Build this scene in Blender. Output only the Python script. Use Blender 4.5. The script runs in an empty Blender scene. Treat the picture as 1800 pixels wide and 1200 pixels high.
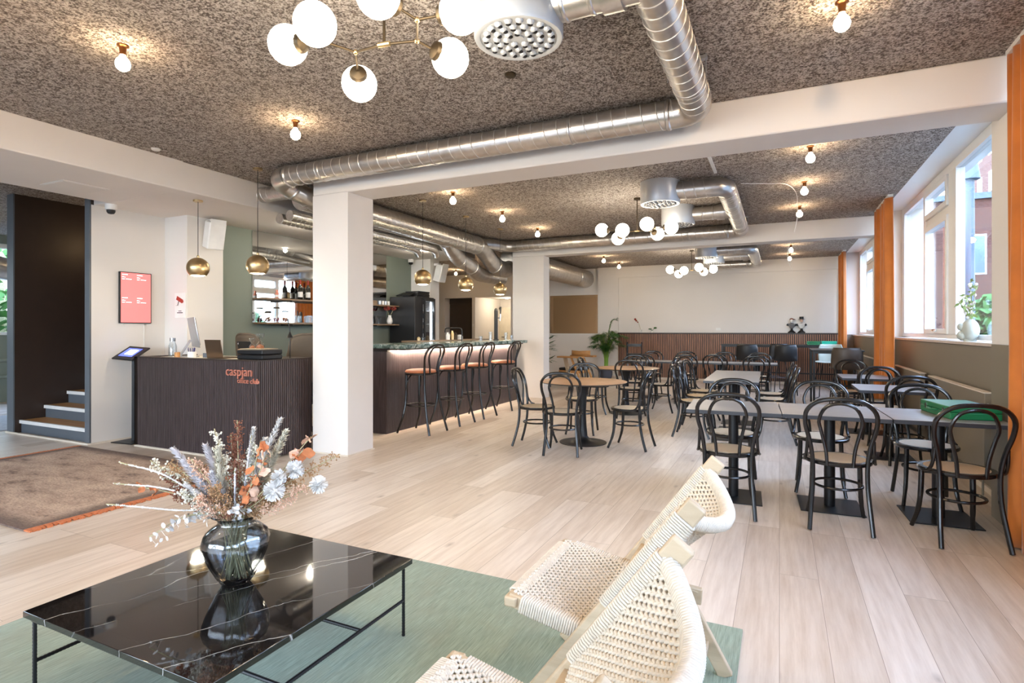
import bpy, bmesh, math, random
from mathutils import Vector, Matrix, Euler, noise
random.seed(7)
PI = math.pi
SC = bpy.context.scene
COL = SC.collection

# ---------------------------------------------------------------- camera
cam_d = bpy.data.cameras.new('camera'); cam = bpy.data.objects.new('camera', cam_d); COL.objects.link(cam)
cam.location = (0, 0, 1.34); cam.rotation_euler = (PI / 2, 0, math.radians(25.486))
cam_d.sensor_width = 36; cam_d.lens = 986 / 1800 * 36; cam_d.shift_y = -20 / 1800
cam_d.clip_start = 0.05; cam_d.clip_end = 300
SC.camera = cam

# ---------------------------------------------------------------- world, exposure
W = bpy.data.worlds.new('sky'); SC.world = W; W.use_nodes = True
nt = W.node_tree; nt.nodes.clear()
out = nt.nodes.new('ShaderNodeOutputWorld'); bg = nt.nodes.new('ShaderNodeBackground')
tc = nt.nodes.new('ShaderNodeTexCoord'); sx = nt.nodes.new('ShaderNodeSeparateXYZ'); rp = nt.nodes.new('ShaderNodeValToRGB')
rp.color_ramp.elements[0].position = 0.0; rp.color_ramp.elements[0].color = (0.86, 0.93, 1, 1)
rp.color_ramp.elements[1].position = 0.75; rp.color_ramp.elements[1].color = (0.42, 0.60, 1.0, 1)
nt.links.new(tc.outputs['Generated'], sx.inputs[0]); nt.links.new(sx.outputs['Z'], rp.inputs[0])
nt.links.new(rp.outputs[0], bg.inputs[0]); nt.links.new(bg.outputs[0], out.inputs[0])
bg.inputs[1].default_value = 11
SC.view_settings.view_transform = 'Standard'; SC.view_settings.look = 'None'
SC.view_settings.gamma = 1; SC.view_settings.use_curve_mapping = False
SC.view_settings.exposure = 1.0
SC.cycles.max_bounces = 7; SC.cycles.diffuse_bounces = 4; SC.cycles.glossy_bounces = 4
SC.cycles.transmission_bounces = 6; SC.cycles.transparent_max_bounces = 28
SC.cycles.caustics_refractive = False; SC.cycles.caustics_reflective = False
SC.cycles.sample_clamp_indirect = 5.0
SC.cycles.use_denoising = True

def portal(x, y, z, sy, sz, rot):
    l = bpy.data.lights.new('window_portal', 'AREA'); l.shape = 'RECTANGLE'; l.size = sy; l.size_y = sz
    l.cycles.is_portal = True
    o = bpy.data.objects.new('window_portal', l); COL.objects.link(o); o.location = (x, y, z); o.rotation_euler = rot
for yy in (-3.2, 2.1, 7.68, 13.1):
    portal(1.80, yy, 2.2, 4.9, 1.95, (0, PI / 2, 0))
portal(-4.2, -4.75, 1.75, 8.5, 2.3, (PI / 2, 0, 0))

def point(name, loc, watts, col, r=0.04):
    l = bpy.data.lights.new(name, 'POINT'); l.energy = watts; l.color = col; l.shadow_soft_size = r
    o = bpy.data.objects.new(name, l); COL.objects.link(o); o.location = loc
    return o
WARM = (1.0, 0.66, 0.34)

# ---------------------------------------------------------------- materials
def lin(c):
    return tuple((v / 12.92 if v <= 0.04045 else ((v + 0.055) / 1.055) ** 2.4) for v in c)
def hexc(h):
    return lin(tuple(int(h[i:i + 2], 16) / 255 for i in (0, 2, 4)))
class Mat:
    def __init__(s, name):
        s.m = bpy.data.materials.new(name); s.m.use_nodes = True
        s.t = s.m.node_tree; s.n = s.t.nodes; s.b = s.n['Principled BSDF']; s.o = s.n['Material Output']
    def new(s, typ, **kw):
        x = s.n.new(typ)
        for k, v in kw.items(): setattr(x, k, v)
        return x
    def link(s, a, b): s.t.links.new(a, b)
    def coord(s, scale=(1, 1, 1), kind='Object', rot=(0, 0, 0)):
        t = s.new('ShaderNodeTexCoord'); m = s.new('ShaderNodeMapping')
        m.inputs['Scale'].default_value = scale; m.inputs['Rotation'].default_value = rot
        s.link(t.outputs[kind], m.inputs[0]); return m.outputs[0]
    def noise(s, vec, scale, detail=4, rough=.55):
        n = s.new('ShaderNodeTexNoise'); n.inputs['Scale'].default_value = scale
        n.inputs['Detail'].default_value = detail; n.inputs['Roughness'].default_value = rough
        s.link(vec, n.inputs['Vector']); return n.outputs['Fac']
    def ramp(s, fac, stops):
        r = s.new('ShaderNodeValToRGB'); e = r.color_ramp.elements
        while len(e) < len(stops): e.new(.5)
        for k, (p, c) in enumerate(stops):
            e[k].position = p; e[k].color = (*c, 1) if len(c) == 3 else c
        s.link(fac, r.inputs[0]); return r.outputs[0]
    def mix(s, fac, a, b, mode='MIX'):
        x = s.new('ShaderNodeMix'); x.data_type = 'RGBA'; x.blend_type = mode
        for sock, v in ((x.inputs[0], fac), (x.inputs[6], a), (x.inputs[7], b)):
            if hasattr(v, 'is_linked') or isinstance(v, bpy.types.NodeSocket): s.link(v, sock)
            elif isinstance(v, (int, float)): sock.default_value = v
            else: sock.default_value = (*v, 1)
        return x.outputs[2]
    def bump(s, h, strength=.3, dist=.01):
        b = s.new('ShaderNodeBump'); b.inputs['Strength'].default_value = strength; b.inputs['Distance'].default_value = dist
        s.link(h, b.inputs['Height']); s.link(b.outputs[0], s.b.inputs['Normal'])
    def col(s, v):
        if isinstance(v, bpy.types.NodeSocket): s.link(v, s.b.inputs['Base Color'])
        else: s.b.inputs['Base Color'].default_value = (*v, 1)
    def set(s, **kw):
        for k, v in kw.items(): s.b.inputs[k.replace('_', ' ')].default_value = v
def plain(name, c, rough=.5, metal=0, var=.06, scale=6, bump=0, bscale=60, **kw):
    m = Mat(name); v = m.coord(); c = hexc(c) if isinstance(c, str) else c
    n = m.noise(v, scale, 3)
    m.col(m.ramp(n, [(.3, tuple(x * (1 - var) for x in c)), (.7, tuple(min(1, x * (1 + var)) for x in c))]))
    m.set(Roughness=rough, Metallic=metal, **kw)
    if bump: m.bump(m.noise(v, bscale, 3), bump, .004)
    return m.m
def emis(name, c, strength):
    m = Mat(name); c = hexc(c) if isinstance(c, str) else c
    m.col(c); m.b.inputs['Emission Color'].default_value = (*c, 1); m.b.inputs['Emission Strength'].default_value = strength
    return m.m
def wood(name, c1, c2, rough=.45, axis='x', scale=1.0):
    m = Mat(name)
    sc = {'x': (1.2, 14, 14), 'y': (14, 1.2, 14), 'z': (14, 14, 1.2)}[axis]
    v = m.coord(tuple(a * scale for a in sc)); n = m.noise(v, 2.5, 6, .6)
    m.col(m.ramp(n, [(.3, hexc(c1)), (.7, hexc(c2))])); m.set(Roughness=rough); m.bump(n, .12, .003)
    return m.m
M = {}
M['wall'] = plain('white_wall_paint', 'ded9d3', .75, var=.015, scale=1.5, bump=.08, bscale=40)
M['beam'] = plain('white_beam_paint', 'e0dad4', .7, var=.02, scale=2, bump=.15, bscale=14)
M['green'] = plain('sage_green_wall_paint', '7d857a', .7, var=.03, scale=1.5, bump=.06)
M['wains'] = plain('olive_grey_wainscot_paint', '7b7263', .5, var=.03, scale=1.5)
M['whitef'] = plain('white_window_frame', 'e9e9e6', .35, var=.01)
M['stone_sill'] = plain('sill_stone', 'cbbfb4', .3, var=.08, scale=30)
M['black'] = plain('black_lacquered_beech', '121112', .27, var=.2, scale=20, Coat_Weight=.15)
M['blackm'] = plain('black_powder_metal', '1a1a1c', .4, metal=.3, var=.1, scale=30)
M['blackplastic'] = plain('black_plastic', '111012', .5)
M['browndark'] = plain('dark_brown_panel', '33261f', .45, var=.08)
M['greystrip'] = plain('grey_painted_frame', '5d636a', .4, var=.03)
M['brass'] = plain('brushed_brass', 'c4ab80', .34, metal=1, var=.06, scale=4)
M['brass2'] = plain('aged_brass', '4c4132', .45, metal=.85)
M['chrome'] = plain('chrome', 'c8c8c8', .15, metal=1)
M['grille'] = plain('grey_diffuser_paint', 'c4c8cc', .35, metal=.35, var=.02)
M['socket'] = plain('bronze_socket', '6b4423', .3, metal=.8)
M['orange'] = plain('orange_curtain', 'b8681f', .75, var=.12, scale=5, bump=.2, bscale=200, Sheen_Weight=.3)
M['leather'] = plain('tan_leather', 'b87350', .42, var=.08, scale=30, bump=.1, bscale=150)
M['oak'] = wood('pale_oak', 'ad987b', 'c2ad90', .5, 'x', .8)
M['oakd'] = wood('warm_oak', 'b07c48', 'c9965c', .5, 'x', .8)
M['cord'] = plain('paper_cord', 'd0c4b2', .85, var=.1, scale=60, bump=.3, bscale=300)
M['shelfwood'] = wood('smoked_oak_shelf', '6f5743', '917559', .5, 'y', .8)
M['walnut'] = wood('walnut_slats', '7a5340', 'a3765a', .5, 'z', 1)
M['white'] = plain('white_ceramic', 'e6e4e0', .3)
M['cream'] = plain('cream_door_paint', 'e4ddcc', .5)
M['darkdoor'] = plain('dark_brown_door', '43382f', .5)
M['mesh'] = plain('grey_brown_mesh_fabric', '5c5145', .8, bump=.3, bscale=400)
M['alu'] = plain('brushed_aluminium', 'aeb0b4', .3, metal=.8)
M['bronzelid'] = plain('bronze_laptop_lid', '6d5847', .3, metal=.7)
M['redscreen'] = emis('red_display', 'd96a68', .75)
M['white_e'] = emis('screen_text_white', 'ffffff', .9)
M['bluescreen'] = emis('blue_display', '5a68d8', .8)
M['bulb'] = emis('warm_bulb_glass', (1, .86, .62), 22)
M['globe'] = emis('opal_globe', (1, .93, .80), 7)
M['led'] = emis('warm_led', (1, .86, .68), 9)
M['ledcool'] = emis('fridge_led', (.85, .92, 1), 20)
M['shade_in'] = emis('lit_shade_disc', (1, .9, .72), 14)
M['green_case'] = plain('green_leatherette', '0f6b3f', .45, var=.06, bump=.1, bscale=200)
M['teal_case'] = plain('teal_leatherette', '17b394', .45)
M['leaf'] = plain('palm_leaf', '2d5a24', .5, var=.35, scale=9)
M['stalk'] = plain('palm_stalk', '7da536', .5, var=.2)
M['potgrey'] = plain('blue_grey_pot', '4b5160', .6)
M['soil'] = plain('soil', '2c211a', .95, bump=.6, bscale=80)
M['concrete'] = plain('concrete_threshold', '9a9a9a', .8, var=.15, scale=20)
M['paper'] = plain('poster_paper', 'e8e4df', .6)
M['red'] = plain('camera_red', 'a23428', .6)
M['copper'] = plain('copper_letters', 'd98d78', .4, metal=.4)
M['fringe'] = plain('orange_fringe', 'c6764a', .95, var=.2, scale=60, bump=.4)
M['pipe'] = plain('pale_green_pipe', '8b958a', .5)
M['vaseceramic'] = plain('sage_ceramic', 'b7bdb4', .35, var=.05)
M['rubberw'] = plain('pale_skirting', 'd8cbb9', .6)
M['bushdark'] = plain('outdoor_foliage', '3c6a26', .7, var=.4, scale=3)

def glassmat(name, tint=(1, 1, 1), refl=.9, rough=0.0):
    m = Mat(name); m.n.remove(m.b)
    tr = m.new('ShaderNodeBsdfTransparent'); tr.inputs[0].default_value = (*tint, 1)
    gl = m.new('ShaderNodeBsdfGlossy'); gl.inputs['Roughness'].default_value = rough
    fr = m.new('ShaderNodeLayerWeight'); fr.inputs[0].default_value = .5
    pw = m.new('ShaderNodeMath', operation='POWER'); pw.inputs[1].default_value = 3.5; m.link(fr.outputs['Facing'], pw.inputs[0])
    mu = m.new('ShaderNodeMath', operation='MULTIPLY_ADD'); mu.inputs[1].default_value = .55; mu.inputs[2].default_value = .05 * refl
    mx = m.new('ShaderNodeMixShader')
    m.link(pw.outputs[0], mu.inputs[0]); m.link(mu.outputs[0], mx.inputs[0]); m.link(tr.outputs[0], mx.inputs[1]); m.link(gl.outputs[0], mx.inputs[2])
    m.link(mx.outputs[0], m.o.inputs[0]); return m.m
M['pane'] = glassmat('window_glass', (.90, .93, .94), .6)
M['clear'] = glassmat('clear_drinking_glass', (.94, .96, .97), 1.2)
M['amber'] = glassmat('amber_window_glass', (.66, .50, .33), 2.0)
M['bottle'] = plain('dark_wine_bottle', '10120f', .08, Coat_Weight=.5)
def smoke():
    m = Mat('smoked_vase_glass')
    m.set(Roughness=.0, IOR=1.35, Transmission_Weight=1.0); m.col((.66, .70, .74)); return m.m
M['smoke'] = glassmat('smoked_vase_glass', (.80, .83, .86), 1.6)
_t = M['smoke'].node_tree; _lw = _t.nodes.new('ShaderNodeLayerWeight'); _lw.inputs[0].default_value = .5; _rp = _t.nodes.new('ShaderNodeValToRGB')
_rp.color_ramp.elements[0].color = (.80, .83, .86, 1); _rp.color_ramp.elements[0].position = .3; _rp.color_ramp.elements[1].color = (.22, .24, .27, 1); _rp.color_ramp.elements[1].position = .95
_t.links.new(_lw.outputs['Facing'], _rp.inputs[0]); _t.links.new(_rp.outputs[0], [n for n in _t.nodes if n.type == 'BSDF_TRANSPARENT'][0].inputs[0])
def mirror():
    m = Mat('mirror_silver'); m.col((.86, .88, .88)); m.set(Metallic=1, Roughness=.02); return m.m
M['mirror'] = mirror()
def floorm():
    m = Mat('whitewashed_oak_planks')
    tcn = m.new('ShaderNodeTexCoord'); sep = m.new('ShaderNodeSeparateXYZ'); cmb = m.new('ShaderNodeCombineXYZ')
    m.link(tcn.outputs['Object'], sep.inputs[0]); m.link(sep.outputs['Y'], cmb.inputs['X']); m.link(sep.outputs['X'], cmb.inputs['Y'])
    br = m.new('ShaderNodeTexBrick'); br.offset = .37; br.offset_frequency = 3; br.squash = 1
    m.link(cmb.outputs[0], br.inputs['Vector'])
    br.inputs['Color1'].default_value = (0, 0, 0, 1); br.inputs['Color2'].default_value = (1, 1, 1, 1)
    br.inputs['Mortar'].default_value = (.5, .5, .5, 1); br.inputs['Scale'].default_value = 1
    br.inputs['Mortar Size'].default_value = .0012; br.inputs['Mortar Smooth'].default_value = .2
    br.inputs['Brick Width'].default_value = 2.1; br.inputs['Row Height'].default_value = .19
    base = m.ramp(br.outputs['Color'], [(0, hexc('bfab95')), (.45, hexc('d2c1ae')), (1, hexc('dfd2c3'))])
    # grain, offset per plank
    mp = m.new('ShaderNodeMapping'); mp.inputs['Scale'].default_value = (1.0, 12, 1)
    ad = m.new('ShaderNodeVectorMath', operation='MULTIPLY_ADD')
    ad.inputs[1].default_value = (7, 3, 0); m.link(br.outputs['Color'], ad.inputs[0]); m.link(cmb.outputs[0], ad.inputs[2])
    m.link(ad.outputs[0], mp.inputs[0])
    g = m.noise(mp.outputs[0], 2.2, 8, .62)
    grain = m.ramp(g, [(.28, hexc('a08a76')), (.5, (.5, .5, .5)), (.72, hexc('cfc0ae'))])
    c = m.mix(.30, base, m.ramp(g, [(.3, hexc('9c8168')), (.62, hexc('e8dccc'))]))
    # knots
    mk = m.new('ShaderNodeMapping'); mk.inputs['Scale'].default_value = (1.3, 3.2, 1); m.link(ad.outputs[0], mk.inputs[0])
    vo = m.new('ShaderNodeTexVoronoi'); vo.inputs['Scale'].default_value = 1.5; m.link(mk.outputs[0], vo.inputs['Vector'])
    kn = m.ramp(vo.outputs['Distance'], [(.0, (.75, .75, .75)), (.05, (.35, .35, .35)), (.12, (0, 0, 0))])
    c = m.mix(kn, c, hexc('7c6552'))
    c = m.mix(br.outputs['Fac'], c, hexc('8c7966'))
    m.col(c); m.set(Roughness=.38, Coat_Weight=.15, Coat_Roughness=.25); m.bump(g, .05, .002)
    return m.m
M['floor'] = floorm()
def ceilm():
    m = Mat('sprayed_acoustic_plaster'); v = m.coord()
    na = m.noise(v, 85, 3, .6); nb = m.noise(v, 30, 2, .6); n2 = m.noise(v, 2.2, 2)
    av = m.new('ShaderNodeMath', operation='MULTIPLY_ADD'); av.inputs[1].default_value = .68; m.link(na, av.inputs[0])
    hv = m.new('ShaderNodeMath', operation='MULTIPLY'); hv.inputs[1].default_value = .32; m.link(nb, hv.inputs[0]); m.link(hv.outputs[0], av.inputs[2]); n = av.outputs[0]
    c = m.ramp(n, [(.42, hexc('564b44')), (.5, hexc('a0948a')), (.58, hexc('cfc6bd'))])
    c = m.mix(m.ramp(n2, [(.35, (.0,) * 3), (.65, (.18,) * 3)]), c, hexc('8d8076'))
    m.col(c); m.set(Roughness=.95); m.bump(n, 1.0, .03); return m.m
M['ceil'] = ceilm()
def galv(name, spiral=True):
    m = Mat(name); v = m.coord()
    n = m.noise(v, 9, 4); m.col(m.ramp(n, [(.3, hexc('bcb7b1')), (.7, hexc('d6d1cb'))]))
    m.set(Metallic=.9, Roughness=.30); return m.m
M['galv'] = galv('galvanised_steel'); M['seam'] = plain('bright_duct_seam', 'd8d4ce', .35, metal=.5)
def flutedm(name, c1, c2):
    m = Mat(name); v = m.coord((10, 10, .8)); n = m.noise(v, 5, 5)
    m.col(m.ramp(n, [(.3, hexc(c1)), (.7, hexc(c2))])); m.set(Roughness=.42); return m.m
M['flute'] = flutedm('dark_fluted_oak', '3a3031', '534747')
def greenmarble():
    m = Mat('green_marble'); v = m.coord((1, 1, 1)); n = m.noise(v, 7, 8, .7)
    m.col(m.ramp(n, [(.35, hexc('2f3d38')), (.5, hexc('6f8580')), (.56, hexc('b9c4bf')), (.62, hexc('4d5f58'))])); m.set(Roughness=.15); return m.m
M['gmarble'] = greenmarble()
def blackmarble():
    m = Mat('black_veined_marble'); v = m.coord()
    w = m.noise(m.coord((1, 1, 1)), 1.7, 5, .6)
    va = m.new('ShaderNodeVectorMath', operation='MULTIPLY_ADD'); va.inputs[1].default_value = (.22, .22, .22)
    nn = m.new('ShaderNodeTexNoise'); nn.inputs['Scale'].default_value = 2.2; nn.inputs['Detail'].default_value = 6; m.link(v, nn.inputs['Vector'])
    m.link(nn.outputs['Color'], va.inputs[0]); m.link(v, va.inputs[2])
    mr = m.new('ShaderNodeMapping'); mr.inputs['Rotation'].default_value = (0, 0, -1.08); m.link(va.outputs[0], mr.inputs[0])
    mp = m.new('ShaderNodeMapping'); mp.inputs['Scale'].default_value = (.42, 3.2, 1)
    m.link(mr.outputs[0], mp.inputs[0])
    vo = m.new('ShaderNodeTexVoronoi', feature='DISTANCE_TO_EDGE'); vo.inputs['Scale'].default_value = 1.15; m.link(mp.outputs[0], vo.inputs['Vector'])
    vein = m.ramp(vo.outputs['Distance'], [(0, (.8,) * 3), (.003, (.3,) * 3), (.008, (0,) * 3)])
    fade = m.ramp(w, [(.40, (.08,) * 3), (.56, (1,) * 3)])
    f = m.mix(1.0, vein, fade, 'MULTIPLY')
    c = m.mix(f, m.ramp(m.noise(v, 5, 5), [(.4, hexc('0e0d0e')), (.8, hexc('1d1a19'))]), hexc('cfccc8'))
    m.col(c); m.set(Roughness=.04, Specular_IOR_Level=.7, Coat_Weight=.5, Coat_Roughness=.02); return m.m
M['bmarble'] = blackmarble()
def rugm():
    m = Mat('faded_brown_rug'); v = m.coord((1, 1, 1)); a = m.noise(m.coord((1.4, 3.2, 1)), 1.6, 7, .68); b = m.noise(m.coord((5, 14, 1)), 6, 5, .7)
    c = m.ramp(a, [(.34, hexc('6b5850')), (.45, hexc('b39a86')), (.60, hexc('cbb39d'))])
    c = m.mix(m.ramp(b, [(.42, (.45,) * 3), (.52, (0,) * 3)]), c, hexc('5b4a45'))
    # darker border
    t = m.new('ShaderNodeTexCoord'); s = m.new('ShaderNodeSeparateXYZ'); m.link(t.outputs['Object'], s.inputs[0])
    def edge(o, h):
        ab = m.new('ShaderNodeMath', operation='ABSOLUTE'); m.link(o, ab.inputs[0])
        sb = m.new('ShaderNodeMath', operation='SUBTRACT'); m.link(ab.outputs[0], sb.inputs[0]); sb.inputs[1].default_value = h
        return sb.outputs[0]
    mxm = m.new('ShaderNodeMath', operation='MAXIMUM'); m.link(edge(s.outputs['X'], 1.36), mxm.inputs[0]); m.link(edge(s.outputs['Y'], .86), mxm.inputs[1])
    ad = m.new('ShaderNodeMath', operation='MULTIPLY_ADD'); m.link(a, ad.inputs[0]); ad.inputs[1].default_value = .35; m.link(mxm.outputs[0], ad.inputs[2])
    c = m.mix(m.ramp(ad.outputs[0], [(.0, (0,) * 3), (.12, (.75,) * 3)]), c, hexc('473633'))
    m.col(c); m.set(Roughness=.95); m.bump(b, .3, .004); return m.m
M['rug'] = rugm()
def grugm():
    m = Mat('sage_green_woven_rug'); a = m.noise(m.coord((60, 2.5, 1)), 3, 5, .7); b = m.noise(m.coord((2.2, 1.3, 1)), 1.6, 5)
    c = m.ramp(a, [(.3, hexc('65735f')), (.7, hexc('97a48d'))])
    c = m.mix(m.ramp(b, [(.45, (0,) * 3), (.7, (.35,) * 3)]), c, hexc('7b735a'))
    m.col(c); m.set(Roughness=.95, Sheen_Weight=.2); m.bump(a, .35, .003); return m.m
M['grug'] = grugm()
def canem():
    m = Mat('woven_cane'); v = m.coord((1, 1, 1))
    ck = m.new('ShaderNodeTexChecker'); ck.inputs['Scale'].default_value = 160; m.link(v, ck.inputs[0])
    ck.inputs[1].default_value = (*hexc('dccbb0'), 1); ck.inputs[2].default_value = (*hexc('b79f7f'), 1)
    m.col(ck.outputs[0]); m.set(Roughness=.6); return m.m
M['cane'] = canem()
def tablem():
    m = Mat('grey_brown_table_top'); n = m.noise(m.coord((2, 22, 2)), 2.5, 6)
    m.col(m.ramp(n, [(.3, hexc('7c7874')), (.7, hexc('94908c'))])); m.set(Roughness=.36); return m.m
M['tabletop'] = tablem()
M['roundtop'] = wood('oak_round_top', 'a8825f', 'b8926d', .35, 'x', .6)
M['tableedge'] = plain('black_table_edge', '2c2d33', .4)
def brick(name, c1, c2, mortar):
    m = Mat(name); v = m.coord(kind='Object')
    s = m.new('ShaderNodeSeparateXYZ'); cb = m.new('ShaderNodeCombineXYZ'); m.link(v, s.inputs[0])
    ad = m.new('ShaderNodeMath', operation='ADD'); m.link(s.outputs['X'], ad.inputs[0]); m.link(s.outputs['Y'], ad.inputs[1])
    m.link(ad.outputs[0], cb.inputs['X']); m.link(s.outputs['Z'], cb.inputs['Y'])
    b = m.new('ShaderNodeTexBrick'); b.inputs['Scale'].default_value = 4; m.link(cb.outputs[0], b.inputs['Vector'])
    b.inputs['Color1'].default_value = (*hexc(c1), 1); b.inputs['Color2'].default_value = (*hexc(c2), 1); b.inputs['Mortar'].default_value = (*hexc(mortar), 1)
    m.col(b.outputs['Color']); m.set(Roughness=.9); return m.m
M['brick'] = brick('red_brick', '5e3227', '4d281f', '6a5f59')
M['whitebrick'] = brick('pale_grey_brick', 'b9bdc0', 'a9adb2', '989da2')
M['bluegrey'] = plain('blue_grey_cladding', '5a6874', .6, var=.1, scale=2)
M['paleblue'] = plain('pale_grey_panel', '353f41', .5, var=.05)
M['extglass'] = plain('street_window_glass', '5f7684', .1, var=.2, scale=1)
M['asphalt'] = plain('street_paving', '5e5e5c', .9, var=.15, scale=8)
for nm, c in (('fl_white', 'dcd9d6'), ('fl_orange', 'bd7348'), ('fl_peach', 'dcb59c'), ('fl_rust', '80503c'), ('fl_tan', 'a9845f'), ('fl_lilac', 'd8d4d8'), ('fl_cream', 'ddd8c8'), ('fl_stem', 'a89f7a'), ('fl_red', '94382e'), ('fl_green', '7f9154')):
    M[nm] = plain('dried_' + nm, c, .85, var=.2, scale=40)

# ---------------------------------------------------------------- mesh builder
class MB:
    def __init__(s): s.v = []; s.f = []
    def add(s, vs, fs):
        o = len(s.v); s.v += [tuple(v) for v in vs]; s.f += [tuple(i + o for i in f) for f in fs]; return s
    def box(s, x0, x1, y0, y1, z0, z1):
        return s.add([(x0, y0, z0), (x1, y0, z0), (x1, y1, z0), (x0, y1, z0), (x0, y0, z1), (x1, y0, z1), (x1, y1, z1), (x0, y1, z1)],
                     [(0, 3, 2, 1), (4, 5, 6, 7), (0, 1, 5, 4), (1, 2, 6, 5), (2, 3, 7, 6), (3, 0, 4, 7)])
    def obox(s, c, sz, rot=(0, 0, 0)):
        R = Euler(rot).to_matrix(); c = Vector(c); h = [a / 2 for a in sz]
        vs = [c + R @ Vector((x * h[0], y * h[1], z * h[2])) for z in (-1, 1) for (x, y) in ((-1, -1), (1, -1), (1, 1), (-1, 1))]
        return s.add(vs, [(0, 3, 2, 1), (4, 5, 6, 7), (0, 1, 5, 4), (1, 2, 6, 5), (2, 3, 7, 6), (3, 0, 4, 7)])
    def bar(s, a, b, w, h, up=(0, 0, 1)):
        a = Vector(a); b = Vector(b); d = (b - a).normalized(); u = Vector(up); sd = d.cross(u)
        if sd.length < 1e-4: sd = d.cross(Vector((1, 0, 0)))
        sd.normalize(); u = sd.cross(d).normalized(); sd *= w / 2; u = u * h / 2
        vs = [p + q for p in (a, b) for q in (-sd - u, sd - u, sd + u, -sd + u)]
        return s.add(vs, [(0, 1, 2, 3), (7, 6, 5, 4), (0, 4, 5, 1), (1, 5, 6, 2), (2, 6, 7, 3), (3, 7, 4, 0)])
    def tube(s, pts, r, n=8, closed=False, flat=1.0, cap=True):
        P = [Vector(p) for p in pts]; k = len(P)
        rr = r if isinstance(r, (list, tuple)) else [r] * k
        T = []
        for i in range(k):
            if closed: t = P[(i + 1) % k] - P[i - 1]
            else: t = P[min(i + 1, k - 1)] - P[max(i - 1, 0)]
            T.append(t.normalized() if t.length > 1e-9 else Vector((0, 0, 1)))
        u = T[0].orthogonal().normalized(); vs = []
        if abs(T[0].z) < .9: u = T[0].cross(Vector((0, 0, 1))).normalized()
        for i in range(k):
            u = (u - T[i] * u.dot(T[i])); u.normalize(); w = T[i].cross(u)
            for j in range(n):
                a = 2 * PI * j / n; vs.append(P[i] + (u * math.cos(a) + w * math.sin(a) * flat) * rr[i])
        fs = []
        for i in range(k if closed else k - 1):
            a = i * n; b = ((i + 1) % k) * n
            for j in range(n): fs.append((a + j, a + (j + 1) % n, b + (j + 1) % n, b + j))
        if not closed and cap: fs += [tuple(range(n - 1, -1, -1)), tuple((k - 1) * n + j for j in range(n))]
        return s.add(vs, fs)
    def cyl(s, a, b, r0, r1=None, n=16): return s.tube([a, b], [r0, r0 if r1 is None else r1], n)
    def lathe(s, prof, c=(0, 0, 0), n=24, a0=0, a1=2 * PI):
        full = abs(a1 - a0 - 2 * PI) < 1e-6; m = n if full else n + 1; vs = []; fs = []
        for (r, z) in prof:
            for j in range(m):
                a = a0 + (a1 - a0) * j / n; vs.append((c[0] + r * math.cos(a), c[1] + r * math.sin(a), c[2] + z))
        for i in range(len(prof) - 1):
            for j in range(n):
                j2 = (j + 1) % m; fs.append((i * m + j, i * m + j2, (i + 1) * m + j2, (i + 1) * m + j))
        if full:
            if prof[0][0] > 1e-6: fs.append(tuple(range(m - 1, -1, -1)))
            if prof[-1][0] > 1e-6: fs.append(tuple((len(prof) - 1) * m + j for j in range(m)))
        return s.add(vs, fs)
    def sphere(s, c, r, n=16, m=10, sc=(1, 1, 1)):
        prof = [(r * math.sin(PI * i / m) + (1e-6 if i in (0, m) else 0), -r * math.cos(PI * i / m)) for i in range(m + 1)]
        o = len(s.v); s.lathe([(max(p, 1e-5), z) for p, z in prof], (0, 0, 0), n)
        for i in range(o, len(s.v)):
            x, y, z = s.v[i]; s.v[i] = (c[0] + x * sc[0], c[1] + y * sc[1], c[2] + z * sc[2])
        return s
    def grid(s, fn, nu, nv):
        o = [fn(i / nu, j / nv) for i in range(nu + 1) for j in range(nv + 1)]
        return s.add(o, [(i * (nv + 1) + j, (i + 1) * (nv + 1) + j, (i + 1) * (nv + 1) + j + 1, i * (nv + 1) + j + 1) for i in range(nu) for j in range(nv)])
    def xf(s, mat, start=0):
        for i in range(start, len(s.v)): s.v[i] = tuple(mat @ Vector(s.v[i]))
        return s
    def build(s, name, mat, parent=None, loc=None, bevel=0, ang=35, recalc=True):
        me = bpy.data.meshes.new(name); me.from_pydata(s.v, [], s.f)
        if recalc:
            bm = bmesh.new(); bm.from_mesh(me); bmesh.ops.remove_doubles(bm, verts=bm.verts, dist=1e-6)
            bmesh.ops.recalc_face_normals(bm, faces=bm.faces); bm.to_mesh(me); bm.free()
        me.shade_smooth(); me.set_sharp_from_angle(angle=math.radians(ang))
        me.materials.append(mat if not isinstance(mat, str) else M[mat])
        o = bpy.data.objects.new(name, me); COL.objects.link(o)
        if parent: o.parent = parent
        if loc: o.location = loc
        if bevel:
            b = o.modifiers.new('bevel', 'BEVEL'); b.width = bevel; b.segments = 2; b.limit_method = 'ANGLE'; b.angle_limit = math.radians(40)
        return o
def thing(name, label, cat, loc=(0, 0, 0), rz=0, group=None):
    o = bpy.data.objects.new(name, None); o.empty_display_size = .1; COL.objects.link(o)
    o.location = loc; o.rotation_euler = (0, 0, rz); tag(o, label, cat, group); return o
def tag(o, label, cat, group=None):
    o['label'] = label; o['category'] = cat
    if group: o['group'] = group
    return o
def struct(name, mb, mat, **kw):
    o = mb.build(name, mat, **kw); o['kind'] = 'structure'; return o
def dup(root, loc, rz=None, label=None, group=None, sc=None):
    r = root.copy(); COL.objects.link(r); r.location = loc
    if rz is not None: r.rotation_euler = (0, 0, rz)
    if sc: r.scale = sc
    if label: r['label'] = label
    if group: r['group'] = group
    for ch in list(root.children):
        c = ch.copy(); COL.objects.link(c); c.parent = r
        for g in list(ch.children):
            d = g.copy(); COL.objects.link(d); d.parent = c
    return r
def part_label(o, l): o['label'] = l; return o
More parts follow.
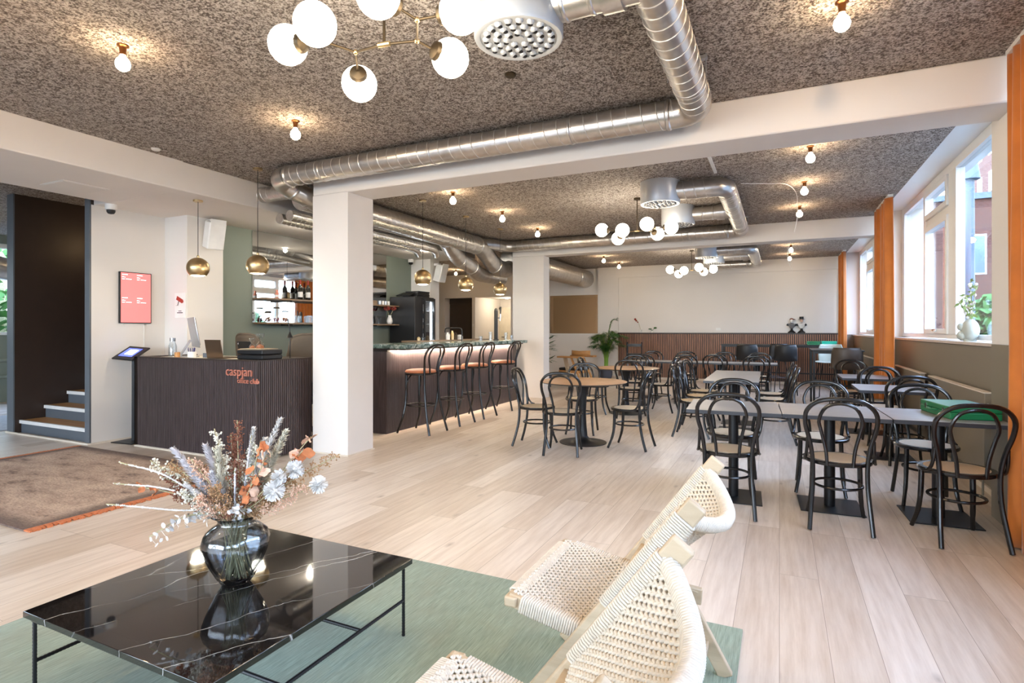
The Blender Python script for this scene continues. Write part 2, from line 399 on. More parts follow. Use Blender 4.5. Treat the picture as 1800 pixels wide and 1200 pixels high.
def smooth_path(pts, sub=4, closed=False):
    P = [Vector(p) for p in pts]; k = len(P); out = []
    rng = k if closed else k - 1
    for i in range(rng):
        p0 = P[i - 1] if (closed or i > 0) else P[0] * 2 - P[1]
        p1 = P[i]; p2 = P[(i + 1) % k]; p3 = P[(i + 2) % k] if (closed or i + 2 < k) else P[k - 1] * 2 - P[k - 2]
        for j in range(sub):
            t = j / sub
            out.append(.5 * ((2 * p1) + (p2 - p0) * t + (2 * p0 - 5 * p1 + 4 * p2 - p3) * t * t + (3 * p1 - p0 - 3 * p2 + p3) * t ** 3))
    if not closed: out.append(P[-1])
    return out

# ================================================================ STRUCTURE
CZ = 3.113; BZ = 2.807          # rough ceiling height, beam underside
struct('floor', MB().box(-13.1, 1.60, -4.8, 17.6, -.1, 0), 'floor')
struct('ceiling', MB().box(-13.1, 1.385, -4.8, 17.6, CZ, CZ + .2), 'ceil')
struct('trim_1', MB().box(1.385, 1.95, -4.8, 17.6, 3.16, CZ + .2), 'whitef')
# beams and columns
struct('trim_2', MB().box(-4.626, 1.9, 4.621, 5.028, BZ, CZ), 'beam', bevel=.012)
struct('trim_3', MB().box(-4.87, 1.9, 10.235, 10.53, BZ, CZ), 'beam', bevel=.012)
struct('trim_4', MB().box(-4.626, 1.9, -.99, -.58, BZ, CZ), 'beam', bevel=.012)
struct('wall_column_front', MB().box(-4.626, -4.131, 4.621, 5.028, 0, BZ), 'beam')
struct('wall_column_rear', MB().box(-4.70, -4.19, 10.235, 10.53, 0, BZ).box(-4.87, -4.70, 10.25, 10.53, 0, BZ), 'beam')
struct('baseboard_column', MB().box(-4.64, -4.119, 4.609, 5.04, 0, .012), 'rubberw')
# left soffit (dropped plaster ceiling) - bottom 2.807
struct('trim_5', MB().box(-7.0, -5.666, -4.8, 3.83, BZ, CZ).box(-7.4, -5.666, 3.83, 10.12, BZ, CZ), 'beam', bevel=.01)
struct('trim_6', MB().box(-6.72, -6.30, 3.05, 3.47, BZ - .004, BZ).box(-6.70, -6.32, 3.07, 3.45, BZ - .007, BZ - .003), 'wall')
# walls
struct('wall_left', MB().box(-7.3, -7.26, 3.802, 4.67, 0, BZ).box(-7.3, -6.81, 4.67, 5.18, 0, BZ), 'wall')
struct('wall_green', MB().box(-7.3, -6.98, 5.18, 9.72, 0, BZ), 'green')
struct('wall_pier', MB().box(-7.3, -6.50, 9.72, 10.05, 0, CZ).box(-9.9, -7.3, 9.6, 9.9, 0, CZ), 'wall')
# plaster panel edge on the left wall
struct('trim_7', MB().box(-7.262, -7.252, 4.40, 4.415, .0, 1.42).box(-7.262, -7.252, 4.16, 4.415, 1.405, 1.42), 'wall')
# back wall: white field with a shallow recess, slatted wainscot below
YB = 15.51
struct('wall_back', MB().box(-4.68, -4.083, YB, YB + .4, 0, CZ).box(-4.083, 1.27, YB, YB + .4, 2.81, CZ).box(1.27, 1.95, YB, YB + .4, 0, CZ)
       .box(-4.083, 1.27, YB + .05, YB + .4, 0, 2.81), 'wall')
bwl = MB()
YL = 15.62
bwl.box(-13.1, -9.88, YL, YL + .3, 0, CZ).box(-8.86, -8.75, YL, YL + .3, 0, CZ).box(-7.49, -6.2, YL, YL + .3, 0, CZ)
bwl.box(-9.88, -8.86, YL, YL + .3, 2.38, CZ).box(-8.75, -7.49, YL, YL + .3, 2.38, CZ)
bwl.box(-6.2, -4.68, YL, YL + .3, 0, 1.22).box(-6.2, -4.68, YL, YL + .3, 2.36, CZ)
struct('wall_back_left', bwl, 'wall')
struct('wall_hall', MB().box(-13.1, -4.5, 17.5, 17.7, 0, 2.6).box(-7.49, -7.4, YL + .3, 17.5, 0, 2.4).box(-8.84, -8.80, YL + .3, 17.5, 0, 2.6).box(-13.1, -4.6, YL + .3, 17.5, 2.4, 2.6), 'wall')
# window bay wall below the sills, pilasters
struct('wall_right', MB().box(1.564, 1.9, -4.8, 17.0, 0, 1.20), 'wains')
for k, (y0, y1) in enumerate(((-.99, -.46), (4.62, 5.155), (10.23, 10.76), (15.3, 15.6))):
    struct('wall_pilaster_%s' % ('near', 'front', 'middle', 'back')[k], MB().box(1.385, 1.95, y0, y1, 1.237, CZ + .1), 'wall', bevel=.004)
    struct('wall_pilaster_base_%s' % ('near', 'front', 'middle', 'back')[k], MB().box(1.384, 1.95, y0, y1, 0, 1.237), 'wains')
struct('baseboard_right', MB().box(1.545, 1.565, -4.8, 15.5, 0, .05), 'rubberw')
for k, (y0, y1) in enumerate(((-4.8, -.99), (-.46, 4.62), (5.155, 10.23), (10.76, 15.3))):
    struct('trim_sill_%d' % (k + 1), MB().box(1.54, 1.9, y0, y1, 1.205, 1.2345), 'stone_sill', bevel=.003)
# windows, one per bay
def window(k, y0, y1):
    X0, X1 = 1.68, 1.76; z0, z1 = 1.245, 3.16; L = y1 - y0
    a = y0 + L * .435; b = y0 + L * .49; c = y0 + L * .70; d = y0 + L * .725
    fr = MB().box(X0, X1, y0, y1, z0, z0 + .05).box(X0, X1, y0, y1, z1 - .10, z1)
    for (p, q) in ((y0, y0 + .08), (a, b), (c, d), (y1 - .16, y1)): fr.box(X0, X1, p, q, z0 + .05, z1 - .10)
    fr.box(X0 + .01, X1 - .01, b, c, 2.62, 2.72)
    w = struct('window_%d' % k, fr, 'whitef', bevel=.004)
    sash = MB()
    for (p, q, r, s_) in ((b, c, z0 + .05, 2.62), (b, c, 2.72, z1 - .1)):
        sash.box(X0 - .02, X1 - .01, p, p + .06, r, s_).box(X0 - .02, X1 - .01, q - .06, q, r, s_).box(X0 - .02, X1 - .01, p + .06, q - .06, r, r + .06).box(X0 - .02, X1 - .01, p + .06, q - .06, s_ - .06, s_)
    sash.build('window_sash', 'whitef', w, bevel=.003)
    MB().box(X0 - .045, X0 - .02, b + .45, b + .50, z0 + .08, z0 + .11).box(X0 - .045, X0 - .035, b + .36, b + .55, z0 + .09, z0 + .105).build('window_handle', 'chrome', w)
    for (p, q, r, s_) in ((y0 + .08, a, z0 + .05, z1 - .1), (b + .06, c - .06, z0 + .11, 2.56), (b + .06, c - .06, 2.78, z1 - .16), (d, y1 - .16, z0 + .05, z1 - .1)):
        MB().box(X0 + .035, X0 + .041, p, q, r, s_).build('window_pane', 'pane', w)
window(1, 5.155, 10.23); window(2, 10.76, 15.3); window(3, -.46, 4.62); window(4, -4.8, -.99)
# behind the camera: end wall with a wide window added for fill light, left end wall with a window
bw = MB().box(-13.1, -8.4, -4.9, -4.7, 0, CZ).box(.0, 1.95, -4.9, -4.7, 0, CZ).box(-8.4, 0, -4.9, -4.7, 0, .55).box(-8.4, 0, -4.9, -4.7, 2.9, CZ)
struct('wall_rear', bw, 'wall')
w5 = MB()
for i in range(5): w5.box(-8.4 + i * 2.07, -8.4 + i * 2.07 + .12, -4.84, -4.76, .55, 2.9)
w5 = struct('window_5', w5, 'whitef'); MB().box(-8.3, -.1, -4.805, -4.80, .55, 2.9).build('window_pane', 'pane', w5)
lw = MB().box(-13.3, -13.05, -4.8, 3.2, 0, CZ).box(-13.3, -13.05, 3.2, 9.0, 0, 1.25).box(-13.3, -13.05, 3.2, 9.0, 2.95, CZ).box(-13.3, -13.05, 9.0, 17.6, 0, CZ)
struct('wall_left_end', lw, 'green')
w6 = MB().box(-13.2, -13.02, 3.2, 9.0, 1.25, 1.30).box(-13.22, -13.1, 3.2, 9.0, 2.87, 2.95).box(-13.22, -13.1, 3.2, 3.3, 1.3, 2.87).box(-13.22, -13.1, 8.9, 9.0, 1.3, 2.87)
w6 = struct('window_6', w6, 'whitef'); MB().box(-13.17, -13.165, 3.3, 8.9, 1.3, 2.87).build('window_pane', 'pane', w6)
struct('wall_street_side', MB().box(-13.0, -10.9, 9.6, 9.9, 0, CZ), 'wall')
# amber internal window and doors of the back wall
w7 = struct('window_7', MB().box(-6.2, -4.68, YL + .02, YL + .06, 1.22, 1.24), 'whitef'); MB().box(-6.2, -4.685, YL + .03, YL + .036, 1.24, 2.36).build('window_pane', 'amber', w7)
dd = struct('door_1', MB().box(-9.88, -8.86, YL + .32, YL + .37, 0, 2.2), 'darkdoor')
MB().box(-9.75, -9.05, YL + .30, YL + .32, .1, 2.05).box(-9.70, -9.10, YL + .295, YL + .30, .15, 2.0).build('door_panel', 'darkdoor', dd)
MB().cyl((-9.12, YL + .27, 1.05), (-9.00, YL + .27, 1.05), .012).cyl((-9.02, YL + .27, 1.05), (-9.02, YL + .32, 1.05), .012).build('door_handle', 'chrome', dd)
struct('trim_8', MB().box(-9.88, -8.86, YL + .30, YL + .38, 2.2, 2.38), 'darkdoor')
d2 = struct('door_2', MB().box(-8.74, -8.05, 17.42, 17.50, 0, 2.05), 'cream')
MB().box(-8.80, -8.74, 17.40, 17.50, 0, 2.12).box(-8.05, -7.99, 17.40, 17.50, 0, 2.12).box(-8.80, -7.99, 17.40, 17.50, 2.05, 2.12).build('door_frame', 'cream', d2)
MB().cyl((-8.68, 17.38, 1.1), (-8.58, 17.38, 1.1), .012).build('door_handle', 'blackm', d2)
hp = point('hall_lamp', (-8.1, 16.6, 2.3), 12, (1, .85, .65), .08)
hd = MB().cyl((-8.1, 16.6, 2.375), (-8.1, 16.6, 2.40), .05).build('ceiling_downlight', 'led'); tag(hd, 'round downlight in the passage ceiling behind the bar', 'downlight')

# wall-mounted slat wainscot (47 mm pitch) along the back wall
sl = MB()
x = -4.07
while x < 1.25:
    sl.box(x, x + .027, YB - .045, YB - .02, .06, 1.235); x += .047
wb = struct('wall_wainscot_back', sl, 'walnut')
MB().box(-4.083, 1.27, YB - .02, YB, .06, 1.235).build('wainscot_backing', 'blackplastic', wb)
MB().box(-4.09, 1.27, YB - .055, YB + .05, 1.235, 1.27).build('wainscot_cap', 'browndark', wb)
struct('baseboard_back', MB().box(-4.68, 1.3, YB - .03, YB, 0, .06), 'rubberw')

# ---------------------------------------------------------------- stair enclosure on the left
st = MB().box(-9.127, -8.98, 3.80, 6.6, 0, CZ).box(-7.35, -7.262, 3.80, 3.86, 0, BZ + .3).box(-9.0, -7.3, 6.5, 6.6, 0, CZ).box(-7.38, -7.3, 3.86, 6.6, 0, CZ)
struct('wall_stair_enclosure', st, 'browndark')
struct('trim_9', MB().box(-9.13, -8.975, 3.785, 3.80, 0, CZ).box(-7.36, -7.265, 3.785, 3.80, 0, BZ + .2), 'greystrip')
stair = thing('staircase', 'dark painted stairs with oak treads and pale nosings going up inside the brown enclosure', 'stairs', (-8.2, 3.95, 0))
for i in range(7):
    y = 3.86 + .27 * i; z = .165 * (i + 1)
    MB().box(-8.97 + 8.2, -7.39 + 8.2, y - 3.95 + .01, y - 3.95 + .26, 0 if i < 1 else z - .2, z - .03).build('riser', 'greystrip', stair)
    MB().box(-8.97 + 8.2, -7.39 + 8.2, y - 3.95 + .02, y - 3.95 + .28, z - .03, z).build('tread', 'oakd', stair)
    MB().box(-8.97 + 8.2, -7.39 + 8.2, y - 3.95 - .012, y - 3.95 + .02, z - .042, z + .001).build('nosing', 'white', stair)
point('stair_lamp', (-8.2, 4.9, 2.6), 3, WARM, .06)
struct('baseboard_stair', MB().box(-9.13, -7.26, 3.765, 3.785, 0, .02).box(-7.27, -7.25, 3.785, 4.67, 0, .02), 'rubberw')
mt = tag(MB().box(-10.9, -9.3, 3.4, 4.5, .001, .012).build('entrance_mat', 'concrete'), 'grey entrance mat on the floor left of the stair enclosure', 'mat')
# radiator pipes low on the green end wall
rd = thing('radiator_pipes', 'pale green painted heating pipes looping low on the green wall at far left', 'pipes', (-13.0, 5.6, 0))
MB().tube([(.05, -2.2, .78), (.05, 2.2, .78)], .025).tube([(.05, -2.2, .48), (.05, 2.2, .48)], .025).tube(smooth_path([(.05, -.1, .78), (.05, -.1, .45), (.05, -.1, .25), (.05, .3, .22), (.05, 2, .22)]), .02).build('pipe', 'pipe', rd)
MB().box(.02, .06, .1, .9, .3, .74).build('radiator_panel', 'pipe', rd)
# ================================================================ DUCTS
def ring(mb, p, d, r, w=.012, out=.006):
    p = Vector(p); d = Vector(d).normalized(); mb.tube([p - d * w, p - d * w * .5, p + d * w * .5, p + d * w], [r, r + out, r + out, r], 20, cap=False)
def band(t, *a):
    m = MB(); ring(m, *a); return m.build('duct_band', 'galv', t)
def duct(pts, r, name='duct_pipe', parent=None, seams=None, pitch=.115, spiral=True):
    """round duct along pts with raised helical lock seam"""
    o = MB().tube(pts, r, 28).build(name, 'galv', parent, ang=50)
    if spiral:
        P = [Vector(p) for p in pts]; s = MB(); L = 0; path = []
        for i in range(len(P) - 1):
            d = P[i + 1] - P[i]; ln = d.length; d.normalize()
            if ln < .35: L += ln; continue
            u = d.cross(Vector((0, 0, 1))).normalized(); w = d.cross(u); n = int(ln / pitch * 16); pa = []
            for k in range(n + 1):
                t = k / n; a = t * ln / pitch * 2 * PI
                pa.append(P[i] + d * ln * t + (u * math.cos(a) + w * math.sin(a)) * (r + .0008))
            s.tube(pa, .0042, 4)
        if s.v: s.build('duct_seam', 'seam', o)
    return o
def elbow(a, b, c, rad=.16, n=7):
    """points for corner at b"""
    a, b, c = Vector(a), Vector(b), Vector(c); d1 = (b - a).normalized(); d2 = (c - b).normalized()
    out = []
    for k in range(n):
        t = k / (n - 1); p = b - d1 * rad; q = b + d2 * rad
        out.append((1 - t) ** 2 * p + 2 * t * (1 - t) * b + t * t * q)
    return out
RD = .108; ZD = 2.99
def branch(label, yb, ytop, xr, diffs, x_left, grp='galvanised ceiling duct runs'):
    t = thing('ventilation_duct', label, 'duct', (xr, yb, ZD), group=grp)
    L = lambda p: (p[0] - xr, p[1] - yb, p[2] - ZD)
    pts = [L((x_left, yb, ZD))] + elbow(L((x_left, yb, ZD)), (0, 0, 0), (0, -1, 0), .17) 
    last = diffs[-1]
    pts += elbow((0, 0, 0), L((xr, last[1], ZD)), L((last[0], last[1], ZD)), .16) if ytop is None else [L((xr, ytop, ZD))]
    if ytop is None: pts.append(L((last[0] + .18, last[1], ZD)))
    duct(pts, RD if True else RD, parent=t)
    for d in (diffs if ytop is not None else diffs[:-1]):
        duct([L((xr - .05, d[1], ZD)), L((d[0] + .18, d[1], ZD))], .096, 'duct_branch', t, spiral=False)
        m = MB(); m.tube([L((xr - .13, d[1], ZD)), L((xr - .23, d[1], ZD))], [.112, .112], 24).build('duct_collar', 'galv', t)
        for xx in (xr - .42, xr - .28): band(t, L((xx, d[1], ZD)), (1, 0, 0), .096)
    x = x_left + .5
    while x < xr - .3: band(t, L((x, yb, ZD)), (1, 0, 0), RD, .014, .007); x += 1.35
    band(t, L((xr - .22, yb, ZD)), (1, 0, 0), RD, .02, .01); band(t, L((xr, yb - .5, ZD)), (0, 1, 0), RD)
    b = MB()
    for s in (-1, 1): b.cyl(L((xr + s * (RD + .012), yb - .62, ZD - .02)), L((xr + s * (RD + .012), yb - .62, CZ)), .004)
    b.box(-RD - .02, RD + .02, -.64, -.60, RD - .02, RD + .001)
    b.build('duct_bracket', 'alu', t)
    return t
D1 = [(-1.225, 2.65)]; D2 = [(-1.32, 8.33), (-1.295, 6.85)]; D3 = [(-1.34, 13.46), (-1.374, 12.33)]
branch('galvanised duct along the near white beam, turning toward the big round diffuser', 4.402, -.3, -.545, D1, -4.75)
branch('galvanised duct along the second beam with an elbow feeding two round diffusers', 10.01, None, -.56, D2, -4.62)
branch('farthest galvanised duct elbow, feeding the two small round diffusers at the back', 15.1, None, -.50, D3, -1.6)
# left end of the near duct bends down and back past the front column
t = thing('ventilation_duct', 'bent galvanised duct dropping behind the top of the front column', 'duct', (-4.75, 4.402, ZD), group='galvanised ceiling duct runs')
duct(smooth_path([(.0, 0, 0), (-.12, .02, -.005), (-.22, .12, -.02), (-.20, .26, -.07), (-.12, .42, -.14), (-.18, .62, -.16), (-.38, .85, -.06), (-.38, 1.25, -.06)], 5), RD + .002, parent=t, spiral=False)
band(t, (0.02, 0, 0), (1, 0, 0), RD, .02, .012); band(t, (-.2, .26, -.07), (.2, 1, -.4), RD, .02, .012); band(t, (-.14, .4, -.13), (.2, 1, -.3), RD, .02, .012)
t = thing('ventilation_duct', 'short straight duct running into the left plaster beam below the brass pendant', 'duct', (-5.7, 4.85, 2.98), group='galvanised ceiling duct runs')
duct([(0, 0, 0), (.62, 0, 0)], .09, parent=t, pitch=.09); band(t, (.02, 0, 0), (1, 0, 0), .09, .02, .01)
# main trunk
t = thing('ventilation_duct', 'main thick ribbed duct running above the bar from front column to rear column', 'duct', (-5.13, 5.3, 2.93), group='galvanised ceiling duct runs')
duct([(0, -.35, 0)] + [(0, 3.9, 0)] + smooth_path([(0, 4.0, 0), (-.03, 4.25, -.06), (-.05, 4.75, -.28), (.0, 5.1, -.34), (.05, 5.25, -.30)], 5), .165, parent=t, pitch=.1)
band(t, (0, 3.0, 0), (0, 1, 0), .165, .02, .01); band(t, (0, 3.9, 0), (0, 1, 0), .165, .02, .01); band(t, (-.05, 4.75, -.28), (0, 1, -.3), .165, .02, .012)
t = thing('ventilation_duct', 'thin ribbed duct just below the main trunk above the bar, nearer the stools', 'duct', (-5.33, 5.3, 2.725), group='galvanised ceiling duct runs')
duct([(0, -.35, 0), (0, 2.6, 0)] + smooth_path([(0, 2.7, 0), (-.03, 2.85, -.02), (-.14, 3.05, -.06)], 4), .062, parent=t, pitch=.07)
MB().cyl((-.066, .6, 0), (-.066, .6, CZ - 2.725), .004).cyl((-.066, 2.2, 0), (-.066, 2.2, CZ - 2.725), .004).build('duct_bracket', 'alu', t)
t = thing('ventilation_duct', 'thin ribbed duct below the main trunk above the bar, nearer the soffit', 'duct', (-5.50, 5.3, 2.70), group='galvanised ceiling duct runs')
duct([(0, -.35, 0), (0, 2.3, 0)] + smooth_path([(0, 2.4, 0), (-.03, 2.55, -.02), (-.12, 2.72, -.05)], 4), .062, parent=t, pitch=.07)
MB().cyl((-.066, .6, 0), (-.066, .6, CZ - 2.70), .004).cyl((-.066, 2.0, 0), (-.066, 2.0, CZ - 2.70), .004).build('duct_bracket', 'alu', t)
t = thing('ventilation_duct', 'second duct dropping beneath the soffit to the left of the main trunk bend', 'duct', (-5.45, 8.55, 2.66), group='galvanised ceiling duct runs')
duct(smooth_path([(.28, -.35, .22), (.16, .05, .10), (.08, .45, .0), (.08, .9, -.10), (.0, 1.4, -.20), (-.02, 2.4, -.20)], 6), .14, parent=t, spiral=False)
band(t, (.08, .45, 0), (0, 1, -.15), .14, .02, .012); band(t, (.08, .9, -.10), (-.1, 1, -.2), .14, .02, .012)
t = thing('ventilation_duct', 'curved duct joining the main trunk to the run along the second beam', 'duct', (-4.62, 10.01, ZD), group='galvanised ceiling duct runs')
duct(smooth_path([(0, 0, 0), (-.15, 0, 0), (-.3, -.08, 0), (-.34, -.3, 0), (-.42, -.5, 0), (-.5, -.7, -.03)], 5), RD, parent=t, spiral=False)
t = thing('ventilation_duct', 'wide ribbed duct ending at the rear white wall above the amber window', 'duct', (-5.06, 10.6, 2.82), group='galvanised ceiling duct runs')
duct([(-.02, 0, 0), (-.02, 5.02, 0)], .255, parent=t, pitch=.09); band(t, (-.02, 1.6, 0), (0, 1, 0), .255, .02, .012); band(t, (-.02, 4.0, 0), (0, 1, 0), .255, .02, .012)
t = thing('ventilation_duct', 'silver duct bend near the window at the far left edge', 'duct', (-12.3, 4.2, 2.62), group='galvanised ceiling duct runs')
duct(smooth_path([(0, -2, .1), (0, -.2, .1), (.05, .3, 0), (.3, .9, -.25), (.4, 3.2, -.3)], 6), .19, parent=t, spiral=False)
# round diffusers
def diffuser(label, x, y, n=40):
    t = thing('air_diffuser', label, 'air diffuser', (x, y, 2.85), group='round ceiling air diffusers')
    MB().lathe([(.232, CZ - 2.85), (.232, .012), (.226, .0), (.205, .0), (.2, .004), (.2, .02), (.212, .04), (.212, .2)], n=48).build('drum', 'grille', t, ang=40)
    MB().lathe([(.0001, .012), (.225, .012), (.225, .02), (.0001, .02)], n=48).build('face_plate', 'grille', t)
    noz = MB(); hol = MB()
    for (rr, cnt) in ((.065, 7), (.115, 13), (.17, 19)):
        for k in range(cnt):
            a = 2 * PI * k / cnt + rr * 9; px, py = rr * math.cos(a), rr * math.sin(a)
            noz.sphere((px, py, .010), .021, 10, 6, (1, 1, .8))
            hol.sphere((px + .008 * math.cos(a * 3), py + .009, -.002), .015, 8, 5, (1, 1, .5))
    noz.build('nozzle_balls', 'grille', t); hol.build('nozzle_holes', 'blackm', t)
    MB().lathe([(.028, .012), (.028, .004), (.0001, .004)], n=20).build('hub', 'grille', t)
    return t
diffuser('largest round white air diffuser beside the near globe chandelier', -1.225, 2.65)
diffuser('round air diffuser in the middle bay, the nearer of its pair', -1.295, 6.85)
diffuser('round air diffuser in the middle bay, the farther of its pair', -1.32, 8.33)
diffuser('small air diffuser in the far bay, nearer of the last pair', -1.374, 12.33)
diffuser('small air diffuser in the far bay, closest to the back wall', -1.34, 13.46)
# ================================================================ LAMPS
def bulb_lamp(label, x, y, w=34):
    t = thing('ceiling_bulb', label, 'ceiling lamp', (x, y, CZ), group='bare bulbs on the rough ceiling')
    MB().lathe([(.034, 0), (.034, -.008), (.022, -.014), (.018, -.05), (.021, -.056), (.021, -.062), (.001, -.062)], n=18).build('lamp_holder', 'socket', t)
    MB().lathe([(.001, -.16), (.02, -.157), (.036, -.143), (.042, -.12), (.037, -.097), (.022, -.078), (.014, -.06), (.001, -.06)], n=18).build('bulb', 'bulb', t)
    point('bulb_light', (x, y, CZ - .115), w, WARM, .045)
    return t
BL = [(-3.69, 2.11, 'bare bulb on the rough ceiling at upper left of the photo, nearest the left beam'),
      (-3.70, 3.50, 'bare bulb on the rough ceiling just above the duct bend by the front column'),
      (-3.78, 6.17, 'bare bulb just behind the near beam, above the first bar pendant'),
      (-3.73, 7.49, 'bare bulb above the bar, middle one of the left row in the middle bay'),
      (-3.78, 8.96, 'bare bulb above the bar nearest the rear column'),
      (.27, 6.12, 'bare bulb near the windows in the middle bay, closest to the near beam'),
      (.27, 7.55, 'bare bulb near the windows, middle of the right row in the middle bay'),
      (.26, 9.00, 'bare bulb near the windows just before the second beam'),
      (.22, 13.01, 'far bay bulb on the window side, nearer one below the hanging cable'),
      (.215, 14.55, 'far bay bulb on the window side, nearest to the back wall'),
      (-3.80, 13.08, 'far bay bulb on the left side, nearer one by the end of the wide duct'),
      (-3.79, 14.46, 'far bay bulb on the left side, closest to the back wall'),
      (.305, 3.50, 'bare bulb on the rough ceiling at the upper right of the photo')]
for (x, y, l) in BL: bulb_lamp(l, x, y)
point('bulb_light', (.3, 2.1, CZ - .115), 34, WARM, .045); point('bulb_light', (-3.69, .7, CZ - .115), 34, WARM, .045)

GL = [(-.44, -.16, .02), (-.12, -.31, -.03), (.19, -.28, .03), (-.31, .19, -.05), (.23, .21, -.02), (.46, -.08, .0)]
def chandelier(label, x, y, w=9):
    t = thing('globe_chandelier', label, 'chandelier', (x, y, 2.67), group='six globe brass chandeliers')
    MB().lathe([(.045, .443), (.045, .42), (.001, .42)], n=20).build('canopy', 'brass2', t)
    MB().cyl((0, 0, .43), (0, 0, .0), .007).build('stem', 'brass2', t)
    J1 = (-.24, -.15, 0); J2 = (-.17, 0, 0); J3 = (.157, .04, 0); J4 = (.26, -.105, 0)
    a = MB()
    for p, q in (((0, 0, 0), J2), (J2, J1), ((0, 0, 0), J3), (J3, J4)): a.cyl(p, q, .0065, n=8)
    R = .09
    gl = dict(zip(range(6), (J1, J1, J4, J2, J3, J4)))
    for i, g in enumerate(GL):
        j = Vector(gl[i]); c = Vector(g); d = (c - j).normalized(); e = c - d * (R + .0)
        a.cyl(j, e, .0065, n=8)
        MB().tube([e - d * .02, e - d * .005, e + d * .012, e + d * .022], [.012, .040, .046, .048], 14).build('globe_cap', 'brass2', t)
        MB().sphere(c, R, 20, 12).build('globe', 'globe', t)
        point('globe_light', (x + c.x, y + c.y, 2.67 + c.z - R - .02), w / 2, (1, .82, .58), .09)
    a.build('arm', 'brass2', t)
    b = MB()
    for j in (J1, J2, J3, J4): b.sphere(j, .013, 10, 6)
    b.tube([(-.03, -.004, 0), (.03, .004, 0)], .012, 10); b.build('joint', 'brass', t)
chandelier('big brass chandelier with six opal globes at the top of the photo', -1.662, 2.102, 10)
chandelier('brass chandelier with six opal globes in the middle bay over the tables', -1.725, 7.525, 8)
chandelier('farthest brass chandelier with six opal globes near the back wall', -1.761, 12.99, 8)

def pendant(label, x, y, ztop, zb, w=7, R=.118):
    t = thing('pendant_lamp', label, 'pendant lamp', (x, y, zb), group='brass dome pendants')
    MB().lathe([(.05, ztop - zb), (.05, ztop - zb - .018), (.001, ztop - zb - .018)], n=20).build('canopy', 'brass', t)
    MB().cyl((0, 0, ztop - zb - .01), (0, 0, .2), .0035, n=6).build('cable', 'blackm', t)
    prof = []
    for k in range(13):
        a = PI * .5 + (-PI * .5 + PI * .0) + k / 12 * 2.375
        prof.append((R * math.sin(a) + .001, .087 + R * math.cos(a)))
    prof2 = [(max(r - .004, .001), z - .002) for r, z in reversed(prof)]
    MB().lathe(prof + prof2, n=36).build('shade', 'brass', t, ang=60)
    MB().lathe([(.014, .20), (.014, .222), (.006, .232), (.0005, .232)], n=12).build('ferrule', 'brass', t)
    MB().lathe([(.0001, -.010), (R * .4, -.006), (R * .67, .006), (R * .67, .018), (.0001, .018)], n=28).build('diffuser', 'shade_in', t)
    point('pendant_light', (x, y, zb - .03), w, (1, .85, .62), .06)
pendant('brass dome pendant left of the reception, hung from the white soffit', -5.936, 4.199, BZ, 1.955)
pendant('brass dome pendant over the reception desk in front of the green wall', -5.168, 4.356, CZ, 1.96)
pendant('brass dome pendant over the bar, closest to the front column', -4.40, 6.396, CZ, 1.963)
pendant('brass dome pendant over the bar, the middle one of three', -4.41, 7.581, CZ, 1.963)
pendant('brass dome pendant over the bar, closest to the rear column', -4.415, 8.776, CZ, 1.963)
def downlight(label, x, y):
    t = tag(MB().lathe([(.045, 0), (.045, -.006), (.038, -.008), (.0005, -.008)], n=20).build('downlight', 'led', loc=(x, y, BZ)), label, 'downlight', 'soffit downlights')
    point('downlight_light', (x, y, BZ - .05), 8, (1, .9, .75), .03)
downlight('small round downlight in the soffit left of the front column', -5.97, 5.91)
downlight('small round downlight in the soffit just right of the front column', -5.98, 7.29)
downlight('small round downlight in the soffit above the drinks fridge', -5.99, 8.59)
for lab, x, y, z in (('small round smoke detector on the rough ceiling below the big diffuser', -1.682, 3.502, CZ), ('small round detector on the rough ceiling beside the left white beam', -5.50, 3.45, CZ), ('small white detector on the ceiling right behind the near beam', -1.75, 5.6, CZ)):
    tag(MB().lathe([(.04, 0), (.04, -.012), (.03, -.02), (.0005, -.02)], n=18).build('smoke_detector', 'brass2' if 'white' not in lab else 'white', loc=(x, y, z)), lab, 'smoke detector')
# cable hanging near the windows
tag(MB().tube(smooth_path([(-.42, 7.3, CZ - .005), (-.1, 7.45, CZ - .006), (.08, 7.55, CZ - .012), (.19, 7.9, CZ - .05), (.215, 8.25, 2.95), (.21, 8.4, 2.8), (.18, 8.45, 2.66)]), .004, 6).build('hanging_cable', 'white'), 'thin white cable looping along the ceiling and hanging beside the window-side bulbs', 'cable')
tag(MB().tube(smooth_path([(.28, 10.6, CZ - .02), (.16, 12.4, CZ - .15), (.15, 12.5, 2.75), (.22, 12.5, 2.55)]), .006, 6).build('hanging_cable', 'white'), 'white cable hanging in the far bay in front of the back wall', 'cable')
tag(MB().box(-.66, -.63, 5.03, 6.65, CZ - .02, CZ).build('cable_conduit', 'white'), 'white conduit on the rough ceiling running from the near beam to the duct elbow', 'conduit')
for lab, x, y in (('added fill bulb on the rough ceiling deep behind the bar, nearer the soffit', -7.2, 12.2), ('added fill bulb on the rough ceiling deep behind the bar, closest to the rear wall', -8.6, 14.2), ('bare bulb on the rough ceiling left of the stair enclosure', -10.6, 5.2)): bulb_lamp(lab, x, y, 75)  # both bulbs behind the bar are added to brighten the rear left area
def dome(label, x, y, z):
    t = thing('security_camera', label, 'security camera', (x, y, z))
    MB().lathe([(.06, 0), (.06, -.06), (.055, -.065), (.0005, -.065)], n=20).build('housing', 'white', t)
    MB().lathe([(.045, -.065), (.043, -.09), (.03, -.108), (.0005, -.115)], n=20).build('dome', 'blackplastic', t)
dome('white dome security camera at the top corner beside the stairs', -7.05, 3.9, BZ)
dome('white dome security camera on the soffit above the drinks fridge', -6.9, 9.6, BZ)
